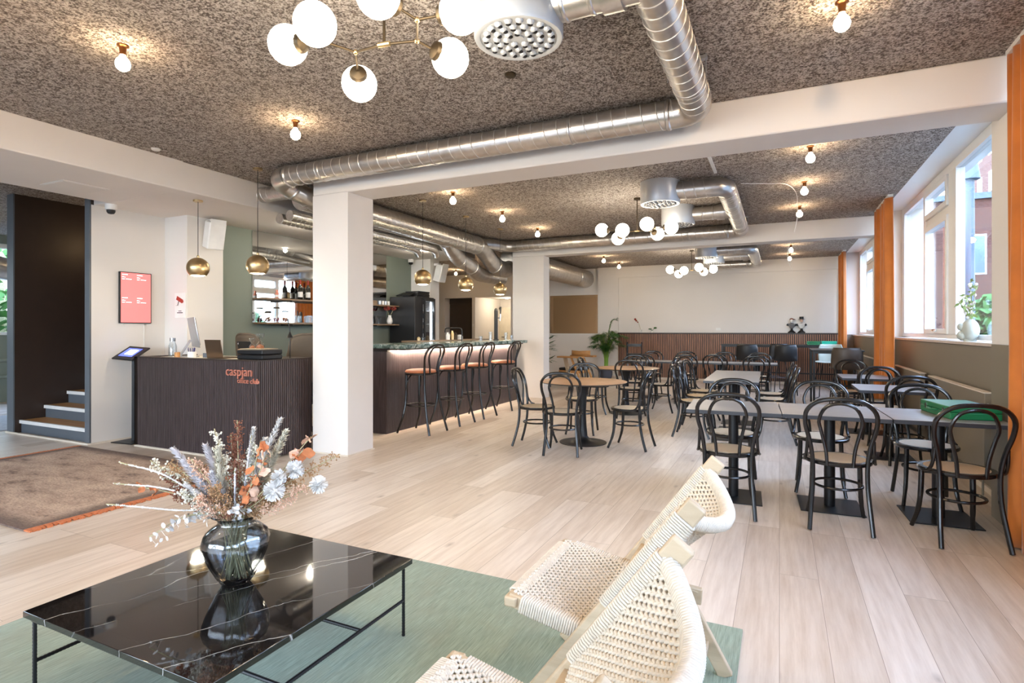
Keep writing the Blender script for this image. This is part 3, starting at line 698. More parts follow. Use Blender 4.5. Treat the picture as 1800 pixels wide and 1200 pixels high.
def speaker(label, loc, rz):
    t = thing('wall_speaker', label, 'speaker', loc, rz); t.scale = (.88, .88, .88)
    MB().obox((0, .17, -.24), (.24, .20, .40), (-.28, 0, 0)).build('cabinet', 'white', t, bevel=.02)
    MB().obox((0, .275, -.21), (.22, .012, .38), (-.28, 0, 0)).build('front_grille', 'white', t, bevel=.004)
    MB().box(-.05, .05, 0, .14, -.05, .0).box(-.02, .02, .06, .12, -.12, -.05).build('bracket', 'white', t)
speaker('tilted white loudspeaker on the wall left of the green reception wall', (-6.81, 4.98, BZ - .02), -PI / 2 - .25)
speaker('tilted white loudspeaker on the pier past the drinks fridge', (-6.50, 9.9, BZ - .08), -PI / 2 - .1)
# ================================================================ BENTWOOD CHAIRS
def ring_pts(r, z, n=28, sy=1.0): return [(r * math.cos(2 * PI * k / n), r * sy * math.sin(2 * PI * k / n), z) for k in range(n)]
def bentwood(name, label, cat, loc, rz, group, zs=.455, top=.89, ringz=.27, cushion=False):
    """faces +Y; origin on the floor under the seat centre"""
    t = thing(name, label, cat, loc, rz, group); k = zs / .455
    R = .212
    MB().lathe([(R - .04, zs - .026), (R - .005, zs - .026), (R, zs - .018), (R, zs - .006), (R - .006, zs), (R - .04, zs)] + [(R - .042, zs - .004), (R - .042, zs - .022), (R - .04, zs - .026)], n=36).build('seat_frame', 'black', t)
    if cushion:
        MB().lathe([(.0005, zs - .002), (R - .012, zs - .002), (R - .004, zs + .012), (R - .018, zs + .032), (R - .07, zs + .044), (.0005, zs + .05)], n=36).build('cushion', 'leather', t)
    else:
        MB().lathe([(.0005, zs - .018), (R - .038, zs - .018), (R - .038, zs + .001), (.0005, zs - .003)], n=36).build('cane_panel', 'cane', t)
    spl = .0 if not cushion else .03
    for s in (-1, 1):
        MB().tube(smooth_path([(s * .145, .125, zs - .012), (s * .150, .130, zs * .55), (s * (.158 + spl), .150, zs * .28), (s * (.178 + spl), .195 + spl, .004)], 4), [.017] * 5 + [.0155] * 4 + [.0135] * 4, 10).build('leg', 'black', t)
    # back frame: one bent rod, foot to foot
    dz = top - .455 if not cushion else top - zs
    def Z(f): return zs + f * dz
    half = [(.182 + spl, -.245 - spl, .004), (.172 + spl * .5, -.205 - spl * .4, zs * .3), (.160, -.172, zs * .65), (.160, -.165, zs + .0), (.178, -.178, Z(.30)), (.206, -.205, Z(.58)), (.197, -.236, Z(.80)), (.125, -.262, Z(.955)), (0, -.27, Z(.995))]
    left = [(-a, b, c) for a, b, c in half]
    pts = smooth_path(left + half[::-1][1:], 4)
    MB().tube(pts, .0145, 10).build('back_frame', 'black', t)
    ih = [(.075, -.192, zs - .02), (.085, -.196, Z(.2)), (.112, -.205, Z(.48)), (.125, -.222, Z(.66)), (.085, -.246, Z(.86)), (0, -.255, Z(.925))]
    MB().tube(smooth_path([(-a, b, c) for a, b, c in ih] + ih[::-1][1:], 4), .0115, 9).build('inner_hoop', 'black', t)
    MB().tube(ring_pts(.150 + spl * .8, ringz, 28, 1.05), .0095, 8, closed=True).build('stretcher_ring', 'black', t)
    for s in (-1, 1):
        if cushion:
            p = [(s * .155, .12, zs * .72), (s * .15, .10, zs - .10), (s * .10, .085, zs - .035), (s * .04, .08, zs - .028)]
            MB().tube(smooth_path(p, 4), .0085, 8).build('brace', 'black', t)
        else:
            p = [(s * .192, -.182, Z(.36)), (s * .196, -.168, Z(.16)), (s * .203, -.135, zs + .012), (s * .212, -.09, zs - .008)]
            MB().tube(smooth_path(p, 4), .0105, 8).build('brace', 'black', t)
    return t
chair0 = bentwood('bentwood_chair', 'black bentwood chair tucked under the left end of the front table, back to the camera', 'chair', (-.345, 4.50, 0), .05, 'black bentwood chairs')
G = 'black bentwood chairs'
CH = [(.365, 4.50, .0, 'black bentwood chair in the middle of the near side of the front table'),
      (1.03, 4.50, .18, 'black bentwood chair at near right in front of the green case'),
      (-.37, 5.24, PI + .02, 'black bentwood chair on the far side of the front table, left one'),
      (.31, 5.36, PI - .05, 'black bentwood chair on the far side of the front table, middle one'),
      (1.03, 5.33, PI, 'black bentwood chair on the far side of the front table, behind the green case'),
      (1.15, 6.83, .05, 'bentwood chair on the near side of the small window-side table behind the green case'),
      (1.10, 7.79, PI, 'bentwood chair on the far side of the nearer small window-side table'),
      (1.08, 8.38, .05, 'bentwood chair on the near side of the farther small window-side table'),
      (.98, 9.55, PI + .05, 'bentwood chair at the far side of the farther small window-side table'),
      (-2.56, 6.05, -PI / 2 + .12, 'bentwood chair left of the nearer round table, seen from the side by the rear column'),
      (-2.14, 5.80, .22, 'bentwood chair in front of the nearer round table, back to the camera'),
      (-2.33, 7.0, PI + .18, 'bentwood chair behind the nearer round table facing the camera'),
      (-1.55, 6.38, PI / 2 - .08, 'bentwood chair right of the nearer round table with its pale seat fully in view'),
      (-2.05, 8.58, .05, 'bentwood chair in front of the farther round table, back to the camera'),
      (-2.68, 8.78, -PI / 2 + .1, 'bentwood chair left of the farther round table'),
      (-2.30, 9.72, PI + .1, 'bentwood chair behind the farther round table facing the camera'),
      (-1.77, 9.42, PI / 2 - .1, 'bentwood chair right of the farther round table, seen from the side'),
      (-.97, 7.40, -PI / 2, 'bentwood chair on the left side of the central long table, nearest of that side'),
      (-.99, 8.00, -PI / 2 + .03, 'bentwood chair on the left side of the central long table, middle of that side'),
      (-1.01, 8.66, -PI / 2 - .15, 'bentwood chair on the left side of the central long table, farthest of that side'),
      (-.06, 7.44, PI / 2, 'bentwood chair on the right side of the central long table, nearest of that side'),
      (-.08, 8.02, PI / 2 - .03, 'bentwood chair on the right side of the central long table, middle of that side'),
      (-.10, 8.68, PI / 2, 'bentwood chair on the right side of the central long table, farthest of that side'),
      (-1.06, 11.05, .0, 'bentwood chair on the near side of the rear crosswise table, second from its right end'),
      (-.36, 10.75, .0, 'bentwood chair on the near side of the rear crosswise table, nearest its right end'),
      (-1.55, 10.72, .05, 'bentwood chair on the near side of the rear crosswise table, left of centre'),
      (-2.28, 10.62, .0, 'bentwood chair on the near side of the rear crosswise table, behind the farther round table'),
      (-1.0, 11.85, PI, 'bentwood chair on the far side of the rear crosswise table, right of centre'),
      (-.36, 11.85, PI, 'bentwood chair on the far side of the rear crosswise table, nearest its right end'),
      (-1.75, 11.85, PI, 'bentwood chair on the far side of the rear crosswise table, left of centre'),
      (-2.42, 11.80, PI, 'bentwood chair on the far side of the rear crosswise table, at its left end')]
for (x, y, r, l) in CH: dup(chair0, (x, y, 0), r, l, G)
stool0 = bentwood('bentwood_bar_stool', 'tan seated black bentwood bar stool closest to the front column', 'bar stool', (-4.26, 6.15, 0), PI / 2, 'bentwood bar stools', .785, 1.15, .36, True)
for (y, l) in ((6.90, 'tan seated black bentwood bar stool, second from the front column'), (7.60, 'tan seated black bentwood bar stool, third from the front column'), (8.58, 'tan seated black bentwood bar stool, farthest from the front column')):
    dup(stool0, (-4.26, y, 0), PI / 2, l, 'bentwood bar stools')
# ================================================================ TABLES
def cafe_table(label, x, y, rz=0, sx=.60, sy=.66, grp='square pedestal cafe tables', plate=(.42, .42), tm='tabletop'):
    t = thing('cafe_table', label, 'table', (x, y, 0), rz, grp)
    MB().box(-sx / 2 + .001, sx / 2 - .001, -sy / 2, sy / 2, .7275, .73).build('table_top', tm, t)
    MB().box(-sx / 2 + .001, sx / 2 - .001, -sy / 2, sy / 2, .700, .7275).build('table_edge', 'tableedge', t, bevel=.002)
    MB().cyl((0, 0, .008), (0, 0, .70), .038, n=24).box(-.16, .16, -.16, .16, .692, .70).build('pedestal', 'blackm', t)
    MB().box(-plate[0] / 2, plate[0] / 2, -plate[1] / 2, plate[1] / 2, 0, .008).build('base_plate', 'blackm', t, bevel=.002)
    return t
cafe_table('square table with black edge at the left end of the front table row', -.335, 4.86, .05, .67, .68)
cafe_table('square table in the middle of the front table row', .345, 4.90, .04, .68, .68)
cafe_table('square table by the window at the right end of the front row', 1.025, 4.93, .04, .665, .66)
cafe_table('square end table of the central lengthways row, nearest the camera', -.53, 7.44, .02, .62, .64, 'central lengthways tables')
cafe_table('square middle table of the central lengthways row', -.54, 8.085, .02, .62, .64, 'central lengthways tables')
cafe_table('square far table of the central lengthways row', -.55, 8.73, .02, .62, .64, 'central lengthways tables')
cafe_table('small pale square table by the windows, the nearer of two', 1.05, 7.06, 0, .63, .74, 'window side tables')
cafe_table('small pale square table by the windows, the farther of two', 1.03, 8.66, 0, .61, .76, 'window side tables')
for k, x in enumerate((-.36, -1.02, -1.68, -2.34)):
    cafe_table(('right end', 'second from the right', 'third from the right', 'left end')[k] + ' square table of the rear crosswise row before the slatted wall', x, 11.32, 0, .66, .62, 'rear crosswise tables')
def round_table(label, x, y, R=.465):
    t = thing('round_table', label, 'table', (x, y, 0), 0, 'round tulip tables')
    MB().lathe([(.0005, .728), (R - .012, .728), (R - .004, .7285), (R, .73), (R - .004, .732), (.0005, .732)], n=64).build('table_top', 'roundtop', t)
    MB().lathe([(.0005, .712), (R - .035, .712), (R, .728), (R - .001, .7295), (.0005, .7285)], n=64).build('table_edge', 'tableedge', t)
    MB().lathe([(.28, 0), (.28, .006), (.20, .012), (.09, .03), (.055, .08), (.043, .2), (.036, .36), (.045, .55), (.075, .66), (.10, .712)], n=40).build('tulip_base', 'blackm', t, ang=50)
round_table('nearer round wooden table on a black tulip base', -2.12, 6.42, .52)
round_table('farther round wooden table on a black tulip base, in front of the palm', -2.24, 9.0, .52)
def high_table(label, x0, x1, y0, y1, z, name='high_table'):
    t = thing(name, label, 'high table', ((x0 + x1) / 2, (y0 + y1) / 2, 0)); hx = (x1 - x0) / 2; hy = (y1 - y0) / 2
    MB().box(-hx, hx, -hy, hy, z - .022, z).build('table_top', 'blackm', t, bevel=.002)
    MB().box(-hx + .02, hx - .02, -hy + .02, -hy + .05, z - .06, z - .022).box(-hx + .02, hx - .02, hy - .05, hy - .02, z - .06, z - .022).build('apron', 'blackm', t)
    for sx_ in (-1, 1):
        for sy_ in (-1, 1):
            MB().obox((sx_ * (hx - .035), sy_ * (hy - .035), (z - .022) / 2), (.035, .035, z - .022)).build('leg', 'blackm', t)
    MB().box(-hx + .04, hx - .04, hy - .045, hy - .025, .30, .33).build('foot_rail', 'blackm', t)
high_table('tall black table beside the window behind the black shell stool', .50, 1.27, 10.85, 11.95, 1.0)
high_table('long tall black table against the slatted back wall', -1.28, 1.25, 14.35, 14.95, 1.0)
def shell_stool(label, x, y, rz, mat='blackplastic', zs=.70):
    t = thing('shell_stool', label, 'bar stool', (x, y, 0), rz, 'plastic shell counter stools')
    def P(u, v):
        a = (v - .5) * 2; w = .215 - .035 * max(0, u - .6)
        if u < .5: yy = .2 - .38 * (u / .5); zz = zs + .02 * (a * a)
        else:
            q = (u - .5) / .5; yy = -.18 - .06 * q - .03 * math.sin(q * PI); zz = zs + .02 * (1 - q) * a * a + .34 * q ** 1.15
        yy += (.10 * a * a if u > .45 else 0) * min(1, (u - .45) * 4 if u > .45 else 0)
        wr = 1 - .12 * max(0, (u - .9) * 10) * (abs(a) ** 3)
        return (a * w * wr, yy, zz)
    o = MB().grid(P, 20, 14).build('shell', mat, t, recalc=False, ang=60)
    s = o.modifiers.new('s', 'SOLIDIFY'); s.thickness = .012
    f = MB()
    for s_ in (-1, 1):
        f.tube([(s_ * .13, .14, zs - .01), (s_ * .20, .19, .30), (s_ * .215, .21, .01), (s_ * .215, -.21, .01), (s_ * .20, -.19, .30), (s_ * .13, -.14, zs - .01)], .009, 6)
    f.tube([(-.2, .19, .30), (.2, .19, .30)], .008, 6).tube([(-.2, -.19, .30), (.2, -.19, .30)], .008, 6).tube([(-.2, -.19, .3), (-.2, .19, .3)], .008, 6).tube([(.2, -.19, .3), (.2, .19, .3)], .008, 6)
    f.build('wire_base', 'blackm', t)
    return t
shell_stool('black shell stool left of two in front of the long wall table', -.62, 13.0, 0)
shell_stool('black shell stool right of two in front of the long wall table', .12, 13.0, 0)
shell_stool('black shell stool behind the others, facing sideways at the long wall table', -.08, 13.75, .5)
shell_stool('dark shell stool with a wide back in front of the tall window-side table', .96, 10.42, 0, 'darkdoor', .72)
shell_stool('pale blue glossy shell stool at the left of the tall window-side table', .86, 12.45, PI - .3, 'vaseceramic', .72)
# green cases
def case(label, x, y, z, rz, m, L=.42, Wd=.34, H=.075):
    t = thing('flat_case', label, 'case', (x, y, z), rz)
    MB().box(-L / 2, L / 2, -Wd / 2, Wd / 2, 0, H * .55).build('case_base', m, t, bevel=.006)
    MB().box(-L / 2, L / 2, -Wd / 2, Wd / 2, H * .57, H).build('case_lid', m, t, bevel=.006)
    for s in (-1, 1): MB().box(-L / 2 - .004, -L / 2 + .002, s * Wd * .3 - .012, s * Wd * .3 + .012, H * .35, H * .8).build('latch', 'chrome', t)
    MB().tube(smooth_path([(-L / 2, -.05, H * .5), (-L / 2 - .03, -.04, H * .5), (-L / 2 - .03, .04, H * .5), (-L / 2, .05, H * .5)]), .006, 6).build('handle', m, t)
case('green leatherette flat case lying on the front table at the window', 1.16, 5.0, .731, .16, 'green_case', .30, .48, .085)
case('bright teal flat case on the tall table near the back wall', 1.0, 14.6, 1.0, .1, 'teal_case', .30, .3, .09)
case('dark green flat case beside the bright teal one on the tall wall table', .70, 14.62, 1.0, .0, 'green_case', .26, .3, .085)
# ladder-back dark chair by slat wall
t = thing('ladder_back_chair', 'tall dark chair with a square open back against the slatted wall', 'chair', (-3.25, 14.1, 0), 0)
for s in (-1, 1):
    MB().cyl((s * .17, -.18, 0), (s * .18, -.22, 1.04), .018).build('back_post', 'black', t)
    MB().cyl((s * .17, .18, 0), (s * .17, .17, .60), .017).build('leg', 'black', t)
MB().box(-.19, .19, -.19, .19, .58, .61).build('seat', 'black', t, bevel=.01)
MB().box(-.18, .18, -.225, -.205, .93, 1.0).box(-.18, .18, -.21, -.19, .72, .76).build('back_rail', 'black', t)
# oak plank chair near rear column
t = thing('oak_armchair', 'oak armchair with broad flat armrests and slanted plank legs by the white wall', 'armchair', (-4.30, 12.6, 0), -.15)
MB().box(-.32, .30, -.42, -.22, .70, .735).build('armrest', 'oakd', t, bevel=.008)
MB().box(-.32, .30, .22, .42, .70, .735).build('armrest', 'oakd', t, bevel=.008)
for s in (-1, 1):
    MB().bar((-.15, s * .32, .70), (.02, s * .32, 0), .03, .14, (0, 1, 0)).build('leg', 'oak', t)
    MB().bar((.0, s * .30, .70), (.32, s * .30, 0), .03, .05, (0, 1, 0)).build('leg', 'oakd', t)
MB().grid(lambda u, v: (-.26 + .5 * u, .2 - .08 * math.sin(u * PI) - 0, .735 + .11 * v + .02 * abs(u - .5)), 10, 2).build('back_rail', 'oakd', t, recalc=False).modifiers.new('s', 'SOLIDIFY').thickness = .02
MB().box(-.36, .18, -.25, .25, .40, .46).build('seat_cushion', 'blackplastic', t, bevel=.02)
MB().box(-.36, .2, -.25, .25, .34, .40).build('seat', 'oakd', t)
# ================================================================ BAR
bar = thing('bar_counter', 'long fluted dark bar with a green marble top and glowing under-edge light', 'bar counter', (-4.56, 7.6, 0))
def flutes_y(mb, x, y0, y1, z0, z1, pitch=.0215, d=.008, s=1):
    y = y0
    while y < y1 - pitch * .6:
        mb.box(min(x, x + s * d), max(x, x + s * d), y, y + pitch * .68, z0, z1); y += pitch
m = MB().box(-.34, -.009, -1.776, 2.0, 0, 1.06); flutes_y(m, -.009, -1.776, 2.0, .01, 1.06); m.build('fluted_front', 'flute', bar)
MB().box(-.34, -.01, 2.0, 2.2, 0, 1.06).build('end_panel', 'browndark', bar)
MB().box(-.40, .36, -1.85, 1.87, 1.105, 1.158).build('marble_top', 'gmarble', bar, bevel=.003)
MB().box(-.40, .30, -1.79, 1.81, 1.085, 1.105).box(-.34, .0, -1.77, 2.0, 1.06, 1.085).build('top_support', 'browndark', bar)
MB().box(.03, .045, -1.6, 1.78, 1.075, 1.085).build('led_strip', 'led', bar)
for k in range(6):
    l = bpy.data.lights.new('strip_light', 'AREA'); l.shape = 'RECTANGLE'; l.size = .6; l.size_y = .03; l.energy = 5; l.color = (1, .80, .62)
    o = bpy.data.objects.new('strip_light', l); COL.objects.link(o); o.location = (-4.515, 6.25 + .6 * k, 1.065); o.rotation_euler = (0, -.35, PI / 2)
    o.rotation_euler = (0, math.radians(35), 0); l.size = .03; l.size_y = .6
lowc = thing('back_counter', 'low wooden back counter at the open end of the bar by the front column', 'counter', (-5.3, 5.95, 0))
MB().box(-.45, .36, -.12, .2, 0, .95).build('cabinet', 'browndark', lowc); MB().box(-.47, .38, -.14, .2, .95, .985).build('worktop', 'oakd', lowc)
tag(MB().box(-5.1, -4.95, 5.86, 5.98, .985, .992).box(-5.0, -4.88, 5.84, 5.95, .992, .997).build('paper_sheets', 'paper'), 'white paper sheets on the low wooden counter beside the front column', 'paper')
tag(MB().box(-5.2, -4.6, 5.15, 5.55, 0, .05).build('plinth_block', 'concrete'), 'low grey block on the floor at the end of the bar behind the front column', 'plinth')
wk = thing('bar_worktop', 'wooden inner shelf of the bar where cups and jars stand', 'shelf', (-5.12, 8.2, 0))
MB().box(-.16, .14, -1.1, 1.25, 1.15, 1.175).build('shelf_board', 'shelfwood', wk)
for yy in (-1.0, 1.1): MB().box(-.1, .1, yy, yy + .03, 0, 1.15).build('shelf_support', 'browndark', wk)
def tumbler(label, x, y, z, r=.032, h=.11, g='drinking glasses on the bar'):
    return tag(MB().lathe([(r * .85, 0), (r, h), (r - .003, h), (r * .8, .008), (.0005, .008)], n=16).build('drinking_glass', 'clear', loc=(x, y, z)), label, 'glass', g)
tumbler('tall empty glass on the bar top just left of the black tap column', -4.52, 8.62, 1.158, .033, .15)
tumbler('low empty glass on the bar top, leftmost by the tap column', -4.62, 8.45, 1.158, .034, .08)
tumbler('tall empty glass on the bar top right of the black tap column', -4.45, 9.08, 1.158, .033, .14)
tumbler('short empty glass on the bar top, farthest right near its end', -4.43, 9.28, 1.158, .03, .09)
tp = thing('tap_column', 'tall rounded black tap column standing on the bar top before the cream doorway', 'beer tap', (-4.60, 8.98, 1.158))
MB().lathe([(.05, 0), (.05, .012), (.034, .02), (.034, .52), (.026, .56), (.012, .575), (.0005, .578)], n=20).build('column', 'blackplastic', tp)
MB().cyl((.03, 0, .40), (.09, 0, .40), .010).cyl((.09, 0, .40), (.09, 0, .47), .008).cyl((.085, 0, .41), (.085, 0, .35), .008).build('spout', 'chrome', tp)
MB().cyl((.09, 0, .47), (.095, 0, .60), .011, .016).build('tap_handle', 'blackplastic', tp)
fc = thing('mixer_tap', 'black square-necked mixer tap rising behind the bar top', 'tap', (-4.92, 8.32, 1.06))
MB().tube(smooth_path([(0, 0, 0), (0, 0, .25), (-.01, -.01, .30), (-.05, -.03, .315), (-.20, -.12, .315), (-.24, -.14, .30), (-.25, -.145, .24)], 4), .011, 10).build('spout', 'blackplastic', fc)
MB().cyl((0, 0, 0), (0, 0, .06), .022).build('tap_body', 'blackplastic', fc)
for k, (yy, r, h, mt_, l) in enumerate(((7.30, .028, .06, 'brass', 'small brass cup on the inner bar shelf, leftmost'), (7.42, .03, .055, 'clear', 'low glass cup on the inner bar shelf, second from left'), (7.55, .034, .075, 'brass2', 'bronze jar on the inner bar shelf, third from left'),
      (8.16, .035, .13, 'white', 'white shaker bottle on the inner bar shelf'), (8.30, .03, .16, 'brass', 'brass pepper mill on the inner bar shelf'), (8.40, .04, .12, 'brass2', 'bronze canister beside the pepper mill'), (8.55, .055, .085, 'white', 'white round tin on the inner bar shelf, rightmost'))):
    tag(MB().lathe([(r, 0), (r * 1.02, h * .7), (r * .6, h * .82), (r * .62, h * .95), (.0005, h)], n=18).build('bar_jar', mt_, loc=(-5.10, yy, 1.175)), l, 'jar')
# drinks fridge
fg = thing('drinks_fridge', 'tall black drinks fridge with a lit glass door behind the bar', 'fridge', (-6.60, 9.22, 0))
MB().box(-.33, .27, -.28, .0, 0, 1.99).build('side_panel', 'blackplastic', fg, bevel=.01)
MB().box(-.33, -.28, 0, .36, 0, 1.99).box(-.33, .27, .34, .37, 0, 1.99).box(-.33, .27, 0, .36, 1.93, 1.99).box(-.33, .27, 0, .36, 0, .25).build('cabinet', 'blackplastic', fg)
MB().box(.27, .31, .0, .03, .2, 1.97).box(.27, .31, .33, .37, .2, 1.97).box(.27, .31, .03, .33, 1.91, 1.97).box(.27, .31, .03, .33, .2, .26).build('door_frame', 'blackplastic', fg, bevel=.004)
MB().box(.285, .29, .03, .33, .26, 1.91).build('door_glass', 'clear', fg)
MB().box(.22, .24, .315, .33, .26, 1.9).build('led_strip', 'ledcool', fg)
MB().box(-.28, -.27, .0, .34, .26, 1.92).build('back_lining', 'white', fg)
for z in (.5, .84, 1.16, 1.46, 1.72):
    MB().box(-.27, .25, .02, .33, z - .006, z).build('wire_shelf', 'chrome', fg)
point('fridge_light', (-6.42, 9.45, 1.75), 3, (.85, .92, 1), .03); point('fridge_light', (-6.42, 9.45, 1.1), 3, (.85, .92, 1), .03)
def bottle(name, label, x, y, z, mglass, mlab, mcap, h=.30, r=.037, g=None):
    t = thing(name, label, 'bottle', (x, y, z), 0, g); k = h / .30
    MB().lathe([(r * .9, 0), (r, .01), (r, .17 * k), (r * .85, .195 * k), (.015, .225 * k), (.0135, .29 * k), (.016, .292 * k), (.016, .3 * k), (.0005, .3 * k)], n=20).build('glass_body', mglass, t)
    MB().lathe([(r + .0006, .04 * k), (r + .0006, .12 * k)], n=20).build('label_paper', mlab, t)
    MB().lathe([(.0155, .235 * k), (.0165, .302 * k), (.0005, .302 * k)], n=14).build('capsule', mcap, t)
    return t
pos = ['left', 'right']
for i, z in enumerate((.84, 1.16, 1.46)):
    for j, yy in enumerate((9.30, 9.40)):
        bottle('wine_bottle', '%s bottle on the %s visible shelf inside the drinks fridge' % (pos[j], ('lowest', 'middle', 'upper')[i]), -6.45, yy, z, 'bottle' if i == 1 else 'clear', 'paper', 'fl_tan' if i else 'stalk', .28, .036, 'bottles in the drinks fridge')
for j, yy in enumerate((9.30, 9.40)):
    tag(MB().lathe([(.04, 0), (.04, .13), (.036, .135), (.0005, .135)], n=16).build('storage_tub', 'white', loc=(-6.45, yy, 1.72)), '%s white tub on the top shelf inside the drinks fridge' % pos[j], 'tub', 'tubs in the drinks fridge')
for k in range(4):
    tag(MB().box(-.17 + .01 * k, .17, -.22 + .015 * k, .22, 0, .028).build('black_tray', 'blackplastic', loc=(-6.58 + .01 * (k % 2), 9.33, 1.991 + .0305 * k), bevel=.005), ('bottom', 'second lowest', 'second highest', 'topmost')[k] + ' black tray stacked on the drinks fridge', 'tray', 'trays stacked on the fridge')
tag(MB().obox((-6.62, 9.06, 2.045), (.3, .26, .02), (.28, 0, 0)).build('black_tray', 'blackplastic', bevel=.004), 'tilted black tray leaning against the stack on top of the drinks fridge', 'tray')
# mirror on green wall and shelves
tag(MB().box(-6.98, -6.968, 5.78, 8.88, 1.44, 2.80).build('wall_mirror', 'mirror'), 'large frameless mirror on the green wall behind the wooden shelves', 'mirror')
def shelf(label, z):
    t = thing('wall_shelf', label, 'shelf', (-6.84, 7.5, z))
    MB().box(-.125, .14, -1.70, 1.68, -.025, 0).build('shelf_board', 'shelfwood', t, bevel=.002)
    for yy in (-1.2, -.2, .8): MB().box(-.125, .10, yy, yy + .02, -.045, -.025).build('shelf_bracket', 'blackm', t)
shelf('upper smoked oak shelf carrying the wine bottles in front of the mirror', 1.815)
shelf('lower smoked oak shelf carrying jars and glasses in front of the mirror', 1.455)
for k, (yy, l) in enumerate(((6.98, 'leftmost of four dark wine bottles on the upper shelf'), (7.14, 'second dark wine bottle from the left on the upper shelf'), (7.27, 'third dark wine bottle from the left on the upper shelf'), (7.44, 'rightmost of four dark wine bottles on the upper shelf'))):
    bottle('wine_bottle', l, (-6.80, -6.80, -6.74, -6.74)[k], yy - .45, 1.815, 'bottle', 'paper', 'fl_red', .31, .038, 'wine bottles on the upper shelf')
bottle('spirit_bottle', 'tiny copper coloured bottle on the left part of the upper shelf', -6.74, 6.02, 1.815, 'copper', 'paper', 'copper', .12, .025)
def jar(label, y, h, r, cont):
    t = thing('storage_jar', label, 'jar', (-6.79, y, 1.455), 0, 'glass jars on the lower shelf')
    MB().lathe([(r, 0), (r, h * .8), (r * .85, h * .88), (r * .85, h * .9), (r * .85 - .003, h * .9), (r - .004, h * .78), (r - .004, .006), (.0005, .006)], n=20).build('jar_body', 'clear', t)
    MB().lathe([(r * .9, h * .9), (r * .92, h * .96), (r * .6, h), (.0005, h)], n=20).build('lid', 'brass2', t)
    c = MB(); rng = random.Random(int(y * 100))
    for i in range(26):
        a = rng.random() * 6.28; q = (r - .022) * math.sqrt(rng.random()); c.sphere((q * math.cos(a), q * math.sin(a), .020 + .05 * rng.random()), .013, 6, 4)
    o = c.build('sweets', cont, t); o['kind'] = 'stuff'
jar('glass jar of dark sweets at the left end of the lower shelf', 5.90, .15, .055, 'fl_rust')
jar('tall glass jar of colourful sweets on the lower shelf', 6.06, .23, .06, 'fl_red')
jar('glass jar of orange sweets right of the tall jar on the lower shelf', 6.22, .18, .058, 'fl_orange')
gs = tumbler('leftmost upturned water glass on the lower shelf left of the front column', -6.80, 6.72, 1.455, .032, .12, 'water glasses on the lower shelf')
for k in range(5):
    d_ = gs.copy(); COL.objects.link(d_); d_.location = (-6.80 + .05 * (k % 2), 6.80 + .085 * k, 1.455); d_['label'] = ('second', 'third', 'fourth', 'fifth', 'sixth')[k] + ' upturned water glass from the left on the lower shelf'
def coupe(label, y):
    return tag(MB().lathe([(.032, 0), (.030, .003), (.004, .006), (.004, .085), (.02, .10), (.05, .15), (.048, .15), (.018, .104), (.0005, .098)], n=18).build('coupe_glass', 'clear', loc=(-6.78, y, 1.455)), label, 'glass', 'coupe glasses on the lower shelf')
for k, yy in enumerate((8.12, 8.26, 8.42)): coupe(('leftmost', 'middle', 'rightmost')[k] + ' stemmed coupe glass on the lower shelf right of the front column', yy)
for k in range(4):
    tag(MB().lathe([(.028, 0), (.03, .05), (.03, .075), (.0005, .075)], n=14).build('small_cup', 'white' if k % 2 else 'alu', loc=(-6.76, 8.42 + .085 * k, 1.815)), ('first', 'second', 'third', 'fourth')[k] + ' small cup from the left in the row on the upper shelf end', 'cup', 'small cups on the upper shelf')
tag(MB().box(-.08, .06, -.18, .18, 0, .075).build('wooden_box', 'shelfwood', loc=(-6.80, 8.15, 1.815), bevel=.004), 'brown wooden box on the upper shelf left of the small cups', 'box')
fv = thing('flower_vase', 'white twisted ceramic vase of dark red hydrangeas on the lower shelf end', 'vase', (-6.76, 8.72, 1.455))
MB().lathe([(.03, 0), (.05, .02), (.058, .06), (.045, .11), (.03, .14), (.034, .17), (.03, .17), (.026, .14), (.0005, .13)], n=20).build('vase_body', 'white', fv)
MB().cyl((0, 0, .13), (0, -.08, .27), .004).cyl((0, 0, .13), (.02, .08, .28), .004).build('stem', 'fl_stem', fv)
for s in ((0, -.085, .30), (.02, .09, .31)):
    c = MB(); rng = random.Random(int(s[1] * 1000))
    for i in range(70):
        v = Vector((rng.gauss(0, 1), rng.gauss(0, 1), rng.gauss(0, 1))).normalized() * .052
        c.sphere((s[0] + v.x, s[1] + v.y, s[2] + v.z * .8), .014, 6, 4, (1, 1, .6))
    c.build('flower_head', 'fl_red', fv)
sw = tag(MB().box(-8.835, -8.775, YL - .012, YL, 1.45, 1.53).build('light_switch', 'white'), 'small white light switch on the rear wall strip beside the passage', 'light switch')
# ================================================================ RECEPTION DESK
DZ = 1.035
dk = thing('reception_desk', 'dark fluted reception desk with copper lettering on its front', 'reception desk', (-5.75, 3.98, 0))
X0, X1, Y0, Y1 = -.99, 1.01, 0, .74
m = MB().box(X0, X1 - .008, Y0 + .008, Y0 + .06, .02, DZ - .01).box(X1 - .06, X1 - .008, Y0 + .06, Y1, .02, DZ - .01)
x = X0
while x < X1 - .02: m.box(x, x + .0175, Y0, Y0 + .008, .02, DZ - .01); x += .0256
y = Y0
while y < Y1 - .02: m.box(X1 - .008, X1, y, y + .0175, .02, DZ - .01); y += .0256
m.build('fluted_panel', 'flute', dk)
MB().box(X0, X1, Y0, Y0 + .10, DZ - .012, DZ).box(X0, X0 + .06, Y0, Y1, .02, DZ).box(X1 - .4, X1, Y0 + .1, Y1, DZ - .012, DZ).build('top_ledge', 'browndark', dk)
MB().box(X0 + .06, X1 - .06, Y0 + .10, Y1, DZ - .05, DZ - .012).build('desktop', 'cream', dk)
